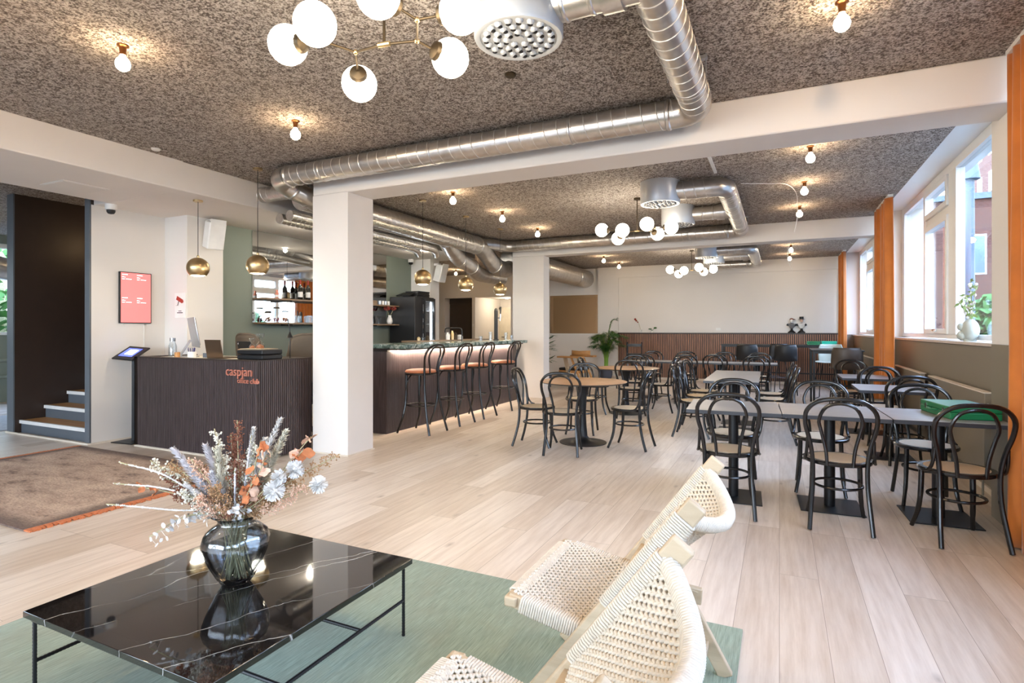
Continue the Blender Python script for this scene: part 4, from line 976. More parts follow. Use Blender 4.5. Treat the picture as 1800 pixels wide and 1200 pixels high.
MB().box(X0 + .01, X1 - .01, Y0 + .012, Y0 + .05, 0, .02).box(X0 + .0, X1 + .0, Y0 - .004, Y0 + .012, 0, .012).build('plinth', 'rubberw', dk)
def text_part(name, s, size, loc, mat, parent, rot=(PI / 2, 0, 0), ext=.006, label=None):
    cu = bpy.data.curves.new(name, 'FONT'); cu.body = s; cu.size = size; cu.extrude = ext; cu.resolution_u = 3
    tmp = bpy.data.objects.new('tmp', cu); COL.objects.link(tmp)
    dg = bpy.context.evaluated_depsgraph_get(); me = bpy.data.meshes.new_from_object(tmp.evaluated_get(dg))
    bpy.data.objects.remove(tmp); me.materials.clear(); me.materials.append(M[mat]); me.name = name
    o = bpy.data.objects.new(name, me); COL.objects.link(o); o.parent = parent; o.location = loc; o.rotation_euler = rot
    return o
text_part('lettering', 'caspjan', .136, (.570, -.008, .873), 'copper', dk)
text_part('lettering', 'office club', .076, (.745, -.008, .800), 'copper', dk)
# things on the desk
bt = thing('water_bottle', 'clear water bottle with a steel cap at the left of the reception desk', 'bottle', (-6.46, 4.25, DZ - .012)); bt.scale = (1.25, 1.25, 1.18)
MB().lathe([(.033, 0), (.036, .01), (.036, .11), (.022, .145), (.022, .16), (.019, .16), (.033, .105), (.033, .012), (.0005, .01)], n=20).build('bottle_body', 'clear', bt)
MB().lathe([(.024, .158), (.024, .19), (.0005, .19)], n=20).build('cap', 'chrome', bt)
im = thing('desktop_monitor', 'slim silver desktop computer seen edge-on on the reception desk', 'monitor', (-6.33, 4.42, DZ - .012), 2.66)
MB().obox((0, 0, .29), (.60, .012, .36), (-.16, 0, 0)).build('screen_housing', 'alu', im, bevel=.005)
MB().obox((0, -.008, .30), (.56, .004, .32), (-.16, 0, 0)).build('screen_panel', 'blackplastic', im)
MB().bar((0, .03, .20), (0, .14, .01), .16, .008, (0, 1, 0)).box(-.09, .09, -.05, .16, 0, .006).build('stand', 'alu', im)
tag(MB().lathe([(.028, 0), (.03, .05), (.030, .062), (.0005, .062)], n=18).build('small_cup', 'oakd', loc=(-6.30, 4.20, DZ - .012)), 'small amber cup beside the water bottle on the reception desk', 'cup')
ph = thing('pen_holder', 'white pen pot full of blue and black pens on the reception desk', 'pen holder', (-6.10, 4.24, DZ - .012))
MB().lathe([(.045, 0), (.047, .07), (.043, .07), (.041, .006), (.0005, .006)], n=20).build('pot', 'white', ph)
c = MB(); rng = random.Random(3)
for i in range(9):
    a = rng.random() * 6.28; c.cyl((.02 * math.cos(a), .02 * math.sin(a), .01), (.038 * math.cos(a), .038 * math.sin(a), .10 + .02 * rng.random()), .004, n=6)
c.build('pens', plain('pen_blue', '2a2c6c', .4), ph)['kind'] = 'stuff'
tag(MB().obox((-6.02 + .14, 4.26, DZ + .018), (.09, .02, .05)).build('card_reader', 'greystrip'), 'small grey card holder between the pen pot and the open laptop', 'card holder')
lp = thing('laptop', 'open bronze laptop with its lid turned to the camera on the reception desk', 'laptop', (-5.70, 4.24, DZ - .012), PI - .05)
MB().box(-.145, .145, -.24, .0, 0, .012).build('keyboard_base', 'bronzelid', lp, bevel=.003)
MB().obox((0, .018, .105), (.29, .006, .21), (-.16, 0, 0)).build('lid', 'bronzelid', lp, bevel=.003)
tm = thing('tablet_terminal', 'black tilted screen with a small white bird mark on the reception desk', 'screen', (-5.44, 4.42, DZ - .012), -.15)
MB().obox((0, 0, .10), (.27, .010, .19), (.25, 0, 0)).build('screen_housing', 'blackplastic', tm, bevel=.004)
MB().bar((0, .02, .1), (0, .10, .0), .12, .01, (0, 1, 0)).build('stand', 'blackplastic', tm)
MB().add([(-.105, -.031, .165), (-.085, -.034, .178), (-.088, -.031, .160), (-.097, -.030, .152)], [(0, 1, 2, 3)]).build('bird_mark', 'white', tm, recalc=False)
tag(MB().obox((-5.20, 4.20, DZ + .045), (.035, .10, .13), (.0, -.55, 0)).build('wooden_bowl_edge', 'oakd', bevel=.015), 'tilted pale wooden board beside the black boxes on the reception desk', 'board')
for k in (0, 1):
    b = thing('black_box', ('lower', 'upper')[k] + ' of two stacked shallow black boxes on the reception desk', 'box', (-4.95, 4.20, DZ - .0 + .052 * k), .0, 'stacked black boxes on the desk')
    MB().box(-.19, .19, -.13, .13, 0, .05).build('box_body', 'blackplastic', b, bevel=.012)
tag(MB().box(-.17, .15, -.11, .11, 0, .006).build('wooden_tray', 'oak', loc=(-5.0, 4.24, DZ + .103)), 'thin wooden tray under the hourglasses on the black boxes', 'tray')
def hourglass(label, x, s):
    t = thing('hourglass', label, 'hourglass', (x, 4.22, DZ + .109), 0, 'hourglasses on the reception desk')
    MB().lathe([(.030 * s, .0), (.036 * s, .012 * s), (.036 * s, .03 * s), (.006 * s, .068 * s), (.034 * s, .105 * s), (.036 * s, .13 * s), (.034 * s, .13 * s), (.032 * s, .107 * s), (.0035 * s, .068 * s), (.034 * s, .03 * s), (.032 * s, .004), (.0005, .003)], n=24).build('glass_body', 'clear', t)
    MB().lathe([(.0005, .004), (.032 * s, .004), (.033 * s, .02 * s), (.012 * s, .034 * s), (.0005, .038 * s)], n=20).build('sand', 'fl_orange', t)
hourglass('smaller glass hourglass on the black boxes', -5.09, .85); hourglass('larger glass hourglass on the black boxes', -4.97, 1.22)
ml = thing('desk_lamp', 'thin black stemmed reading lamp standing behind the reception desk', 'desk lamp', (-4.84, 4.50, DZ - .012))
MB().cyl((0, 0, 0), (0, 0, .30), .005).tube(smooth_path([(0, 0, .28), (-.005, 0, .34), (-.025, 0, .40), (-.03, 0, .44)], 3), .006, 8).build('stem', 'blackm', ml)
MB().lathe([(.0005, .23), (.035, .235), (.012, .28), (.006, .30), (.0005, .30)], n=16).build('lamp_head', 'blackm', ml); MB().lathe([(.05, 0), (.05, .01), (.0005, .012)], n=16).build('base', 'blackm', ml)
def office(label, x, y, rz):
    t = thing('office_chair', label, 'office chair', (x, y, 0), rz, 'mesh office chairs at reception')
    def P(u, v, g=0):
        a = v * 2 - 1; w = .275 * (1 - .18 * u ** 3); return (a * w, -.22 - .09 * u + .05 * a * a, .62 + .67 * u - .05 * (abs(a) ** 4) * (u > .7))
    o = MB().grid(P, 12, 12).build('mesh_back', 'mesh', t, recalc=False); o.modifiers.new('s', 'SOLIDIFY').thickness = .01
    edge = [P(i / 8, 0) for i in range(9)] + [P(1, j / 10) for j in range(1, 11)] + [P(1 - i / 8, 1) for i in range(1, 9)]
    MB().tube(edge, .016, 8).build('back_frame', 'mesh', t)
    MB().box(-.24, .24, -.22, .24, .44, .52).build('seat', 'blackplastic', t, bevel=.03)
    MB().cyl((0, 0, .1), (0, 0, .44), .03).bar((0, -.1, .42), (0, -.26, .7), .06, .03).build('column', 'blackplastic', t)
    b = MB()
    for k in range(5): a = 2 * PI * k / 5; b.bar((0, 0, .1), (.3 * math.cos(a), .3 * math.sin(a), .06), .04, .03).sphere((.3 * math.cos(a), .3 * math.sin(a), .03), .03, 8, 6)
    b.build('star_base', 'blackplastic', t)
office('grey mesh office chair behind the laptop and black screen at reception', -6.12, 5.28, -.10)
office('grey mesh office chair turned aside next to the front column at reception', -5.38, 5.32, .85)
bd = thing('back_desk', 'white low cabinet against the green wall behind the reception chairs', 'cabinet', (-6.75, 6.6, 0)); MB().box(-.2, .22, -.95, .6, 0, .90).build('cabinet_body', 'white', bd); MB().box(-.2, .24, -.97, .62, .90, .93).build('cabinet_top', 'browndark', bd)
# display, poster, tablet stand
rs = thing('wall_display', 'portrait red wall display with small white text columns', 'display', (-7.225, 4.287, 1.74), 0)
MB().box(-.03, .0, -.19, .19, -.315, .315).build('housing', 'blackplastic', rs, bevel=.003)
MB().box(.0, .003, -.178, .178, -.305, .305).build('screen', 'redscreen', rs)
c = MB()
for (yy, zz) in ((-.165, .285), (.01, .285), (-.165, .0), (.01, .0)):
    for (dy, dz_, w_, h_) in ((0, 0, .065, .009), (0, -.03, .022, .009), (0, -.055, .03, .008), (.045, -.055, .065, .007), (.028, -.035, .008, .006)): c.box(.003, .0038, yy + dy, yy + dy + w_, zz + dz_ - h_, zz + dz_)
c.build('screen_text', 'white_e', rs)
po = thing('camera_notice', 'white notice with a red security camera symbol on the wall left of the pale pier', 'sign', (-6.93, 4.655, 1.655), 0)
MB().box(-.105, .105, .0, .014, -.16, .16).build('panel', 'paper', po, bevel=.002)
MB().obox((-.005, -.002, .075), (.125, .003, .05), (0, .42, 0)).obox((.058, -.002, .048), (.02, .003, .03), (0, .42, 0)).build('camera_symbol', 'red', po)
MB().bar((-.075, -.003, -.0), (-.04, -.003, .0), .008, .003).bar((-.04, -.003, .0), (-.02, -.003, .055), .008, .003).build('camera_arm', 'blackplastic', po)
MB().box(-.03, .03, -.002, 0, -.075, -.067).box(-.055, .055, -.002, 0, -.098, -.088).build('caption', 'blackplastic', po)
tb = thing('tablet_stand', 'black floor stand with a tilted tablet left of the reception desk', 'tablet stand', (-7.02, 4.14, 0), .12)
MB().box(-.17, .17, -.16, .16, 0, .012).build('base', 'blackm', tb, bevel=.004); MB().lathe([(.03, .01), (.028, 1.0)], n=4).build('post', 'blackm', tb)
MB().obox((-.02, -.02, 1.06), (.34, .27, .022), (.55, .05, 0)).build('housing', 'blackplastic', tb, bevel=.02)
MB().obox((-.02, -.027, 1.073), (.22, .165, .002), (.55, .05, 0)).build('screen', 'bluescreen', tb)
MB().obox((.0, -.029, 1.0755), (.13, .10, .001), (.55, .05, 0)).build('screen_text', 'white_e', tb)
# ================================================================ RUGS
rg = thing('area_rug', 'large faded brown patterned rug with orange fringed ends at left', 'rug', (-5.89, 2.83, 0))
MB().box(-1.36, 1.36, -.86, .86, .001, .011).build('rug_pile', 'rug', rg)
for s in (-1, 1):
    f = MB(); rng = random.Random(5)
    n = 150
    for k in range(n):
        y = -.86 + 1.72 * (k + .5) / n; L_ = .045 + .02 * rng.random(); a = (rng.random() - .5) * .03
        f.bar((s * 1.355, y, .009), (s * (1.36 + L_), y + a, .006), .014, .010)
    f.build('fringe', 'fringe', rg)['kind'] = 'stuff'
gr = tag(MB().box(-1.505, 1.505, -1.0, 1.0, .001, .012).build('area_rug', 'grug', loc=(-1.652, 1.69, 0)), 'plain sage green woven rug under the marble coffee table', 'rug')
# ================================================================ COFFEE TABLE
ct = thing('coffee_table', 'square black veined marble coffee table on thin ribbed steel legs', 'coffee table', (-1.93, 1.533, .012))
TZ = .345
MB().box(-.488, .488, -.486, .486, TZ - .022 - .012, TZ - .012).build('marble_top', 'bmarble', ct, bevel=.002)
def rebar(a, b, r=.0075):
    o = MB(); a = Vector(a); b = Vector(b); n = max(2, int((b - a).length / .006)); o.tube([a.lerp(b, k / n) for k in range(n + 1)], [r if k % 2 else r * .86 for k in range(n + 1)], 8); return o
zt = TZ - .034
for sx_ in (-1, 1):
    for sy_ in (-1, 1):
        rebar((sx_ * .455, sy_ * .465, 0), (sx_ * .455, sy_ * .465, zt)).build('leg', 'blackm', ct)
        MB().bar((sx_ * .455, sy_ * .465, zt - .006), (sx_ * .40, sy_ * .465, zt - .006), .02, .012).build('top_bracket', 'blackm', ct)
for sx_ in (-1, 1): rebar((sx_ * .455, -.465, .155), (sx_ * .455, .465, .155)).build('side_rail', 'blackm', ct)
for q in (-1, 1): rebar((-.455, q * .19, .155), (.455, q * .19, .155)).build('cross_rail', 'blackm', ct)
for q in (-1, 1): rebar((-.455, q * .465, zt - .01), (.455, q * .465, zt - .01)).build('top_rail', 'blackm', ct)
# ================================================================ LOUNGE CHAIRS
def coil(mb, a, b, w, h, pitch=.0082, r=.0042, up=(0, 0, 1)):
    a = Vector(a); b = Vector(b); d = b - a; L = d.length; d.normalize(); u = Vector(up); sd = d.cross(u).normalized(); u = sd.cross(d).normalized()
    n = int(L / pitch); pa = []
    cs = [(-1, -.8), (-.8, -1), (.8, -1), (1, -.8), (1, .8), (.8, 1), (-.8, 1), (-1, .8)]
    for k in range(n * 8 + 1):
        c = cs[k % 8]; pa.append(a + d * (L * k / (n * 8)) + sd * (w / 2 * c[0]) + u * (h / 2 * c[1]))
    return mb.tube(pa, r, 5)
def coil_curve(mb, pts, rad, pitch=.0085, r=.0042):
    P = smooth_path(pts, 12); L = [0]
    for i in range(1, len(P)): L.append(L[-1] + (P[i] - P[i - 1]).length)
    n = int(L[-1] / pitch) * 8; pa = []; j = 0
    for k in range(n + 1):
        s = L[-1] * k / n
        while j < len(P) - 2 and L[j + 1] < s: j += 1
        t = (s - L[j]) / max(1e-9, L[j + 1] - L[j]); c = P[j].lerp(P[j + 1], t); d = (P[j + 1] - P[j]).normalized()
        u = d.cross(Vector((0, 0, 1))).normalized(); w = d.cross(u); a = 2 * PI * k / 8
        pa.append(c + (u * math.cos(a) + w * math.sin(a)) * rad)
    return mb.tube(pa, r, 5)
def weave(mb, P, nu, nv, r=.0048, amp=.0042, sub=2):
    """over-under strands on surface P(u,v)->(point, normal)"""
    for i in range(nu):
        u = (i + .5) / nu; pa = []
        for k in range(nv * sub + 1):
            v = k / (nv * sub); p, n = P(u, v); s = math.cos(PI * v * nv) * (1 if i % 2 else -1); pa.append(p + n * amp * s)
        mb.tube(pa, r, 5)
    for j in range(nv):
        v = (j + .5) / nv; pa = []
        for k in range(nu * sub + 1):
            u = k / (nu * sub); p, n = P(u, v); s = math.cos(PI * u * nu) * (-1 if j % 2 else 1); pa.append(p + n * amp * s)
        mb.tube(pa, r, 5)
    return mb
def BM(s, y): return Vector((-.33 + .62 * s, y, .83 * s))
def RL(x, y): return Vector((x, y, .42 - (x + .31) * .2))
lc = thing('lounge_chair', 'oak lounge chair with woven cord seat, the farther of two beside the coffee table', 'lounge chair', (-.50, 1.975, .012), 0, 'woven cord lounge chairs')
for s in (-1, 1):
    b = MB().bar(BM(0, s * .300), BM(1.0, s * .300), .030, .062, (-.8, 0, .6)).build('long_frame_beam', 'oak', lc, bevel=.006)
    MB().bar(RL(-.325, s * .262), RL(.22, s * .262), .030, .045).build('seat_rail', 'oak', lc, bevel=.004)
    MB().bar((.13, s * .285, .36), (.315, s * .325, 0), .026, .055, (1, 0, .3)).build('leg', 'oak', lc, bevel=.004)
    MB().bar((.05, s * .262, .330), (.235, s * .262, .315), .028, .06).build('rail_end', 'oak', lc, bevel=.004)
MB().bar((-.312, -.29, .42), (-.312, .29, .42), .045, .034).build('front_rail', 'oak', lc, bevel=.006)
MB().bar((.14, -.25, .335), (.14, .25, .335), .035, .03).bar(BM(.55, -.29), BM(.55, .29), .03, .03).bar((.24, -.3, .12), (.24, .3, .12), .03, .03).build('cross_rail', 'oak', lc, bevel=.004)
def PS(u, v):
    x = -.312 + .42 * u; return RL(x, -.262 + .524 * v) + Vector((0, 0, .022 - .020 * math.sin(PI * v) * math.sin(PI * min(1, u * 1.1)))), Vector((.196, 0, .98))
weave(MB(), PS, 34, 42).build('woven_seat', 'cord', lc, recalc=False, ang=80)
m = MB(); coil(m, (-.312, -.235, .42), (-.312, .235, .42), .052, .042)
for s in (-1, 1): coil(m, RL(-.28, s * .262), RL(.10, s * .262), .038, .052)
m.build('seat_edge_cord', 'cord', lc, recalc=False, ang=80)
NB = Vector((.8, 0, -.6))
def bulge(v, t): return .115 * (1 - (2 * v - 1) ** 2) * (.25 + .75 * t)
def PB(u, v):
    s = .57 + .37 * u; p = BM(s, -.295 + .59 * v) + NB * (bulge(v, u) - .01); return p, NB
weave(MB(), PB, 30, 46, .0048, .0044).build('woven_back', 'cord', lc, recalc=False, ang=80)
rim = [BM(.94, -.30 + .6 * k / 12) + NB * (bulge(k / 12, 1)) for k in range(13)]
m = MB().tube(smooth_path(rim, 3), .019, 10); coil_curve(m, rim, .021); m.build('rounded_top_rail', 'cord', lc, recalc=False, ang=80)
for s in (-1, 1): coil(MB(), BM(.58, s * .300), BM(.945, s * .300), .036, .066, up=(-.8, 0, .6)).build('beam_cord_wrap', 'cord', lc, recalc=False, ang=80)
dup(lc, (-.49, 1.055, .012), 0, 'oak lounge chair with woven cord seat, the nearer of two at the bottom edge', 'woven cord lounge chairs')
# ================================================================ GLASS VASE WITH DRIED FLOWERS
VX, VY, VZ = -1.931, 1.526, .3455
vs = thing('glass_vase', 'round smoked glass vase with a flared rim standing on the marble coffee table', 'vase', (VX, VY, VZ))
prof_o = [(.040, 0), (.052, .004), (.072, .035), (.098, .085), (.118, .135), (.123, .168), (.114, .200), (.090, .222), (.070, .233), (.064, .248), (.072, .262), (.090, .272)]
prof_i = [(max(.0005, r - .0045), z + (.010 if z < .05 else 0)) for r, z in prof_o[::-1]]
o = MB().lathe(prof_o + prof_i[:-1] + [(.0005, .014)], n=56)
for i, (x, y, z) in enumerate(o.v):
    r = math.hypot(x, y)
    if .03 < z < .215 and r > .05:
        a = math.atan2(y, x); k = 1 + .018 * math.cos(12 * a); o.v[i] = (x * k, y * k, z)
o.build('vase_body', 'smoke', vs, ang=60)
RV = Vector((math.cos(math.radians(25.486)), math.sin(math.radians(25.486)), 0)); DV = Vector((-RV.y, RV.x, 0))
FG = 'dried flowers in the glass vase'
frng = random.Random(11)
def stem_curve(tip, bend=.5, n=10):
    """from inside the vase, through the neck, out to tip (world coords relative to vase)"""
    tip = Vector(tip); ho = Vector((tip.x, tip.y, 0)); h = ho.length; dirh = ho.normalized() if h > 1e-4 else Vector((1, 0, 0))
    jit = Vector((frng.uniform(-.022, .022), frng.uniform(-.022, .022), 0))
    base = -dirh * min(.045, h * .12) + Vector((0, 0, .022)) + jit
    neck = dirh * min(.042, .012 + h * .1) + Vector((0, 0, .255)) + jit
    mid = neck.lerp(tip, .5) + Vector((0, 0, bend * .12 * h))
    return smooth_path([base, neck, mid, tip], n)
def frond_bits(mb, p, d, L, w): mb.bar(p, p + d * L, w, w * .4)
def dried(kind, label, lat, z, dep, color, stemc='fl_stem', **k):
    tip = RV * lat + DV * dep + Vector((0, 0, z)); C = stem_curve(tip, k.get('bend', .4)); rng = frng
    t = thing({'plume': 'dried_plume', 'spike': 'dried_spike', 'spray': 'dried_spray', 'disc': 'dried_leaf_branch', 'pom': 'dried_pompom', 'droop': 'dried_leaf_branch'}[kind], label, 'dried flower', (VX, VY, VZ), 0, FG)
    MB().tube(C, .0022 if kind != 'spike' else .0026, 5).build('stem', stemc, t, recalc=False)
    n = len(C); m = MB()
    if kind == 'plume':
        i0 = int(n * k.get('from_', .5)); N = int(k.get('n', 420) * 1.5); R0 = k.get('R', .035) * 1.15
        for q in range(N):
            f = rng.random(); i = min(n - 2, int(i0 + f * (n - 1 - i0))); p = C[i].lerp(C[i + 1], rng.random()); ax = (C[i + 1] - C[i]).normalized()
            o_ = Vector((rng.gauss(0, 1), rng.gauss(0, 1), rng.gauss(0, 1))); o_ = (o_ - ax * o_.dot(ax)).normalized()
            L = R0 * (1 - f * .55) * rng.uniform(.6, 1.1); d = (ax * 1.0 + o_ * rng.uniform(.5, 1.1)).normalized()
            mid = p + d * L * .5 + o_ * L * .1; e = p + d * L - Vector((0, 0, L * .12)); wv = d.cross(o_).normalized() * .0021
            m.add([p - wv, p + wv, mid + wv * 1.3, mid - wv * 1.3, e], [(0, 1, 2, 3), (3, 2, 4)])
    elif kind == 'spike':
        i0 = int(n * .42); P = C[i0:]; m.tube(P, [.0016 + .0016 * math.sin(PI * min(1, (j + .5) / len(P))) for j in range(len(P))], 7)
        for q in range(150):
            i = rng.randrange(i0, n - 1); o_ = Vector((rng.gauss(0, 1), rng.gauss(0, 1), rng.gauss(0, 1))).normalized(); m.sphere(C[i].lerp(C[i + 1], rng.random()) + o_ * .0034, .0020, 5, 3)
    elif kind == 'spray':
        N = k.get('n', 26); i0 = int(n * k.get('from_', .45)); R0 = k.get('R', .06)
        for q in range(N):
            f = q / N; i = min(n - 2, int(i0 + f * (n - 1 - i0))); p = C[i]; ax = (C[i + 1] - C[i]).normalized()
            o_ = Vector((rng.gauss(0, 1), rng.gauss(0, 1), rng.gauss(0, 1))); o_ = (o_ - ax * o_.dot(ax)).normalized()
            L = R0 * (1.1 - f * .8); d = (ax * .9 + o_).normalized(); e = p + d * L; m.tube([p, p.lerp(e, .5) + o_ * .004, e], .0011, 4)
            for w in range(k.get('dots', 7)):
                g = .3 + .7 * w / 6; c = p.lerp(e, g); o2 = Vector((rng.gauss(0, 1), rng.gauss(0, 1), rng.gauss(0, 1))).normalized(); c2 = c + o2 * .012
                m.tube([c, c2], .0009, 3).sphere(c2, k.get('dot', .0032), 5, 4)
    elif kind == 'disc':
        i0 = int(n * k.get('from_', .55)); N = k.get('n', 9)
        for q in range(N):
            f = q / max(1, N - 1); i = min(n - 1, int(i0 + f * (n - 1 - i0))); p = C[i]
            o_ = Vector((rng.gauss(0, 1), rng.gauss(0, 1), rng.gauss(0, .7))).normalized(); rr = k.get('r', .024) * rng.uniform(.75, 1.15); c = p + o_ * rr * 1.0
            nrm = (o_.cross(Vector((rng.gauss(0, 1), rng.gauss(0, 1), rng.gauss(0, 1)))).normalized() + DV * -.6).normalized(); a_ = nrm.cross(o_).normalized(); b_ = nrm.cross(a_)
            ring_ = [c + (a_ * math.cos(x * PI / 6) * .85 + b_ * math.sin(x * PI / 6)) * rr * (1 + .1 * math.sin(x * 2.1)) + nrm * .004 * math.sin(x * 1.9) for x in range(12)]
            o2 = len(m.v); m.add([c - nrm * .004] + ring_, [(0, x + 1, (x + 1) % 12 + 1) for x in range(12)])
    elif kind == 'droop':
        i0 = int(n * .5)
        for q in range(k.get('n', 26)):
            i = rng.randrange(i0, n); p = C[i]; o_ = Vector((rng.gauss(0, 1), rng.gauss(0, 1), rng.gauss(-.6, .8))).normalized(); L = rng.uniform(.012, .05); e = p + o_ * L
            m.tube([p, e], .0007, 3); rr = rng.uniform(.007, .011); nrm = Vector((rng.gauss(0, 1), rng.gauss(0, 1), rng.gauss(0, 1))).normalized(); a_ = nrm.orthogonal().normalized(); b_ = nrm.cross(a_)
            m.add([e] + [e + (a_ * math.cos(x * PI / 4) * .7 + b_ * math.sin(x * PI / 4) * 1.3) * rr for x in range(8)], [(0, x + 1, (x + 1) % 8 + 1) for x in range(8)])
    elif kind == 'pom':
        c = C[-1]; R0 = k.get('R', .034); m.sphere(c, R0 * .45, 10, 6)
        for q in range(260):
            d = Vector((rng.gauss(0, 1), rng.gauss(0, 1), rng.gauss(0, 1))).normalized(); w_ = d.orthogonal().normalized() * .0022; e = c + d * R0 * rng.uniform(.85, 1.08)
            m.add([c + d * R0 * .3 - w_, c + d * R0 * .3 + w_, e + w_, e - w_], [(0, 1, 2, 3)])
    o = m.build({'plume': 'plume', 'spike': 'spike_head', 'spray': 'spray_heads', 'disc': 'leaves', 'pom': 'pompom_head', 'droop': 'leaves'}[kind], color, t, recalc=False, ang=80); o['kind'] = 'stuff'
dried('plume', 'lilac grey feathery plume left of centre in the dried bouquet, behind the cream spray', -.13, .535, .02, 'fl_lilac', R=.045, n=520)
dried('plume', 'lilac grey feathery plume leaning far left in the dried bouquet', -.235, .53, -.02, 'fl_lilac', R=.042, n=520)
dried('plume', 'lilac grey plume low at centre left of the dried bouquet', -.07, .44, -.05, 'fl_lilac', R=.045, n=420)
dried('plume', 'white feathery plume standing tallest at right of the dried bouquet', .165, .64, .02, 'fl_white', R=.038, n=520)
dried('plume', 'cream feathery plume at right edge of the tall group in the dried bouquet', .205, .60, -.02, 'fl_cream', R=.045, n=520)
dried('plume', 'white woolly plume behind the orange leaves in the dried bouquet', .09, .55, .06, 'fl_white', R=.05, n=420)
dried('plume', 'cream white feathery plume between the lilac ones and the rust spray of the dried bouquet', -.05, .54, -.04, 'fl_cream', R=.045, n=520)
dried('plume', 'white feathery plume just right of the rust spray in the dried bouquet', .055, .60, .03, 'fl_white', R=.036, n=480)
dried('plume', 'low grey white plume at left just above the vase rim in the dried bouquet', -.16, .40, -.06, 'fl_white', R=.034, n=420)
dried('spray', 'second rust spray leaning left of the tall one in the dried bouquet', -.03, .58, .02, 'fl_rust', n=34, R=.055)
dried('spray', 'dark tan spray behind the white pompoms of the dried bouquet', .22, .42, .05, 'fl_tan', n=38, R=.065, from_=.35)
dried('spray', 'tan spray fanning out above the left spikes of the dried bouquet', -.27, .47, .02, 'fl_tan', n=34, R=.055)
dried('spray', 'tall rust coloured spray at the top centre of the dried bouquet', .005, .64, .0, 'fl_rust', n=34, R=.05)
dried('spray', 'cream coral like spray beside the rust one at the top of the dried bouquet', -.075, .61, -.02, 'fl_cream', n=24, R=.05, dot=.004)
dried('spray', 'rust spray reaching out low on the left of the dried bouquet', -.31, .415, .02, 'fl_rust', n=34, R=.055)
dried('spray', 'tan bushy spray at the heart of the dried bouquet', -.04, .40, -.08, 'fl_tan', n=44, R=.075, from_=.3)
dried('spray', 'peach bushy spray low at front of the dried bouquet', -.10, .36, -.10, 'fl_peach', n=40, R=.07, from_=.3)
dried('spray', 'tan bushy spray behind the heart of the dried bouquet', .03, .45, .06, 'fl_tan', n=40, R=.075, from_=.3)
dried('spray', 'white filigree spray at the upper left of the dried bouquet', -.37, .47, .05, 'fl_cream', n=28, R=.06, dot=.0045)
dried('spray', 'thin brown twig spray reaching far right in the dried bouquet', .40, .50, .03, 'fl_tan', n=30, R=.07, dots=5)
dried('spray', 'pale twig spray at right beneath the orange leaves in the dried bouquet', .30, .38, -.04, 'fl_peach', n=26, R=.06)
dried('spray', 'dark rust spray low on the far left of the dried bouquet', -.22, .37, -.04, 'fl_rust', n=40, R=.06, from_=.3)
dried('spray', 'tan wispy spray left of the heart of the dried bouquet', -.16, .45, .04, 'fl_tan', n=40, R=.07, from_=.35)
dried('spray', 'cream wispy spray right of the top centre in the dried bouquet', .06, .54, .03, 'fl_cream', n=30, R=.06, dot=.004)
dried('spray', 'tan wispy spray right of centre low in the dried bouquet', .17, .34, -.02, 'fl_tan', n=40, R=.07, from_=.3)
dried('spray', 'peach wispy spray between the lilac plumes of the dried bouquet', -.15, .50, -.05, 'fl_peach', n=30, R=.055)
dried('spray', 'cream filigree spray just above the vase rim at left in the dried bouquet', -.17, .38, -.08, 'fl_cream', n=30, R=.06, dot=.004, from_=.4)
dried('spray', 'rust stems filling the right half of the dried bouquet', .10, .42, -.03, 'fl_rust', n=36, R=.06, from_=.3)
dried('spike', 'upper long white furry spike pointing left out of the dried bouquet', -.462, .475, .0, 'fl_white', bend=.9)
dried('spike', 'lower long white furry spike pointing left out of the dried bouquet', -.462, .40, -.03, 'fl_white', bend=.7)
dried('spike', 'thin curved white stem lowest at left of the dried bouquet', -.475, .325, -.05, 'fl_white', bend=.1)
dried('spike', 'upright grey furry spike at the centre right of the dried bouquet', .07, .585, -.02, 'fl_lilac', bend=.1)
dried('spike', 'short grey furry spike at the centre front of the dried bouquet', .03, .47, -.07, 'fl_lilac', bend=.1)
dried('disc', 'branch of round orange leaves right of centre in the dried bouquet', .12, .57, -.05, 'fl_orange', n=9, r=.021)
dried('disc', 'branch of peach round leaves right of centre in the dried bouquet', .15, .52, -.07, 'fl_peach', n=11, r=.020)
dried('disc', 'branch of orange leaves hanging low at right of centre in the dried bouquet', .115, .44, -.08, 'fl_orange', n=8, r=.018)
dried('disc', 'branch with pale leaves standing out alone at the far right of the dried bouquet', .295, .575, .0, 'fl_peach', n=8, r=.021, from_=.78)
dried('disc', 'second orange leaf branch at the far right of the dried bouquet', .27, .525, -.02, 'fl_orange', n=4, r=.023, from_=.86)
dried('disc', 'orange leaf sprig reaching far left in the dried bouquet', -.42, .37, .04, 'fl_orange', n=9, r=.017)
dried('pom', 'white pompom flower upper right in the dried bouquet', .245, .455, -.03, 'fl_white', R=.036)
dried('pom', 'white pompom flower lower right near the vase rim in the dried bouquet', .175, .38, -.06, 'fl_white', R=.040)
dried('pom', 'white pompom flower farthest right in the dried bouquet', .335, .395, -.03, 'fl_white', R=.034)
dried('pom', 'white pompom flower just left of the lower right one in the dried bouquet', .19, .43, -.05, 'fl_white', R=.03)
dried('droop', 'sprig of small silver white leaves drooping at lower left of the dried bouquet', -.20, .27, -.07, 'fl_white', n=30, bend=.9)
dried('droop', 'lowest sprig of silver white leaves hanging left of the glass vase', -.29, .21, -.08, 'fl_white', n=22, bend=1.3)
dried('droop', 'sprig of silver leaves at centre right of the dried bouquet', .05, .34, -.10, 'fl_white', n=22, bend=.5)
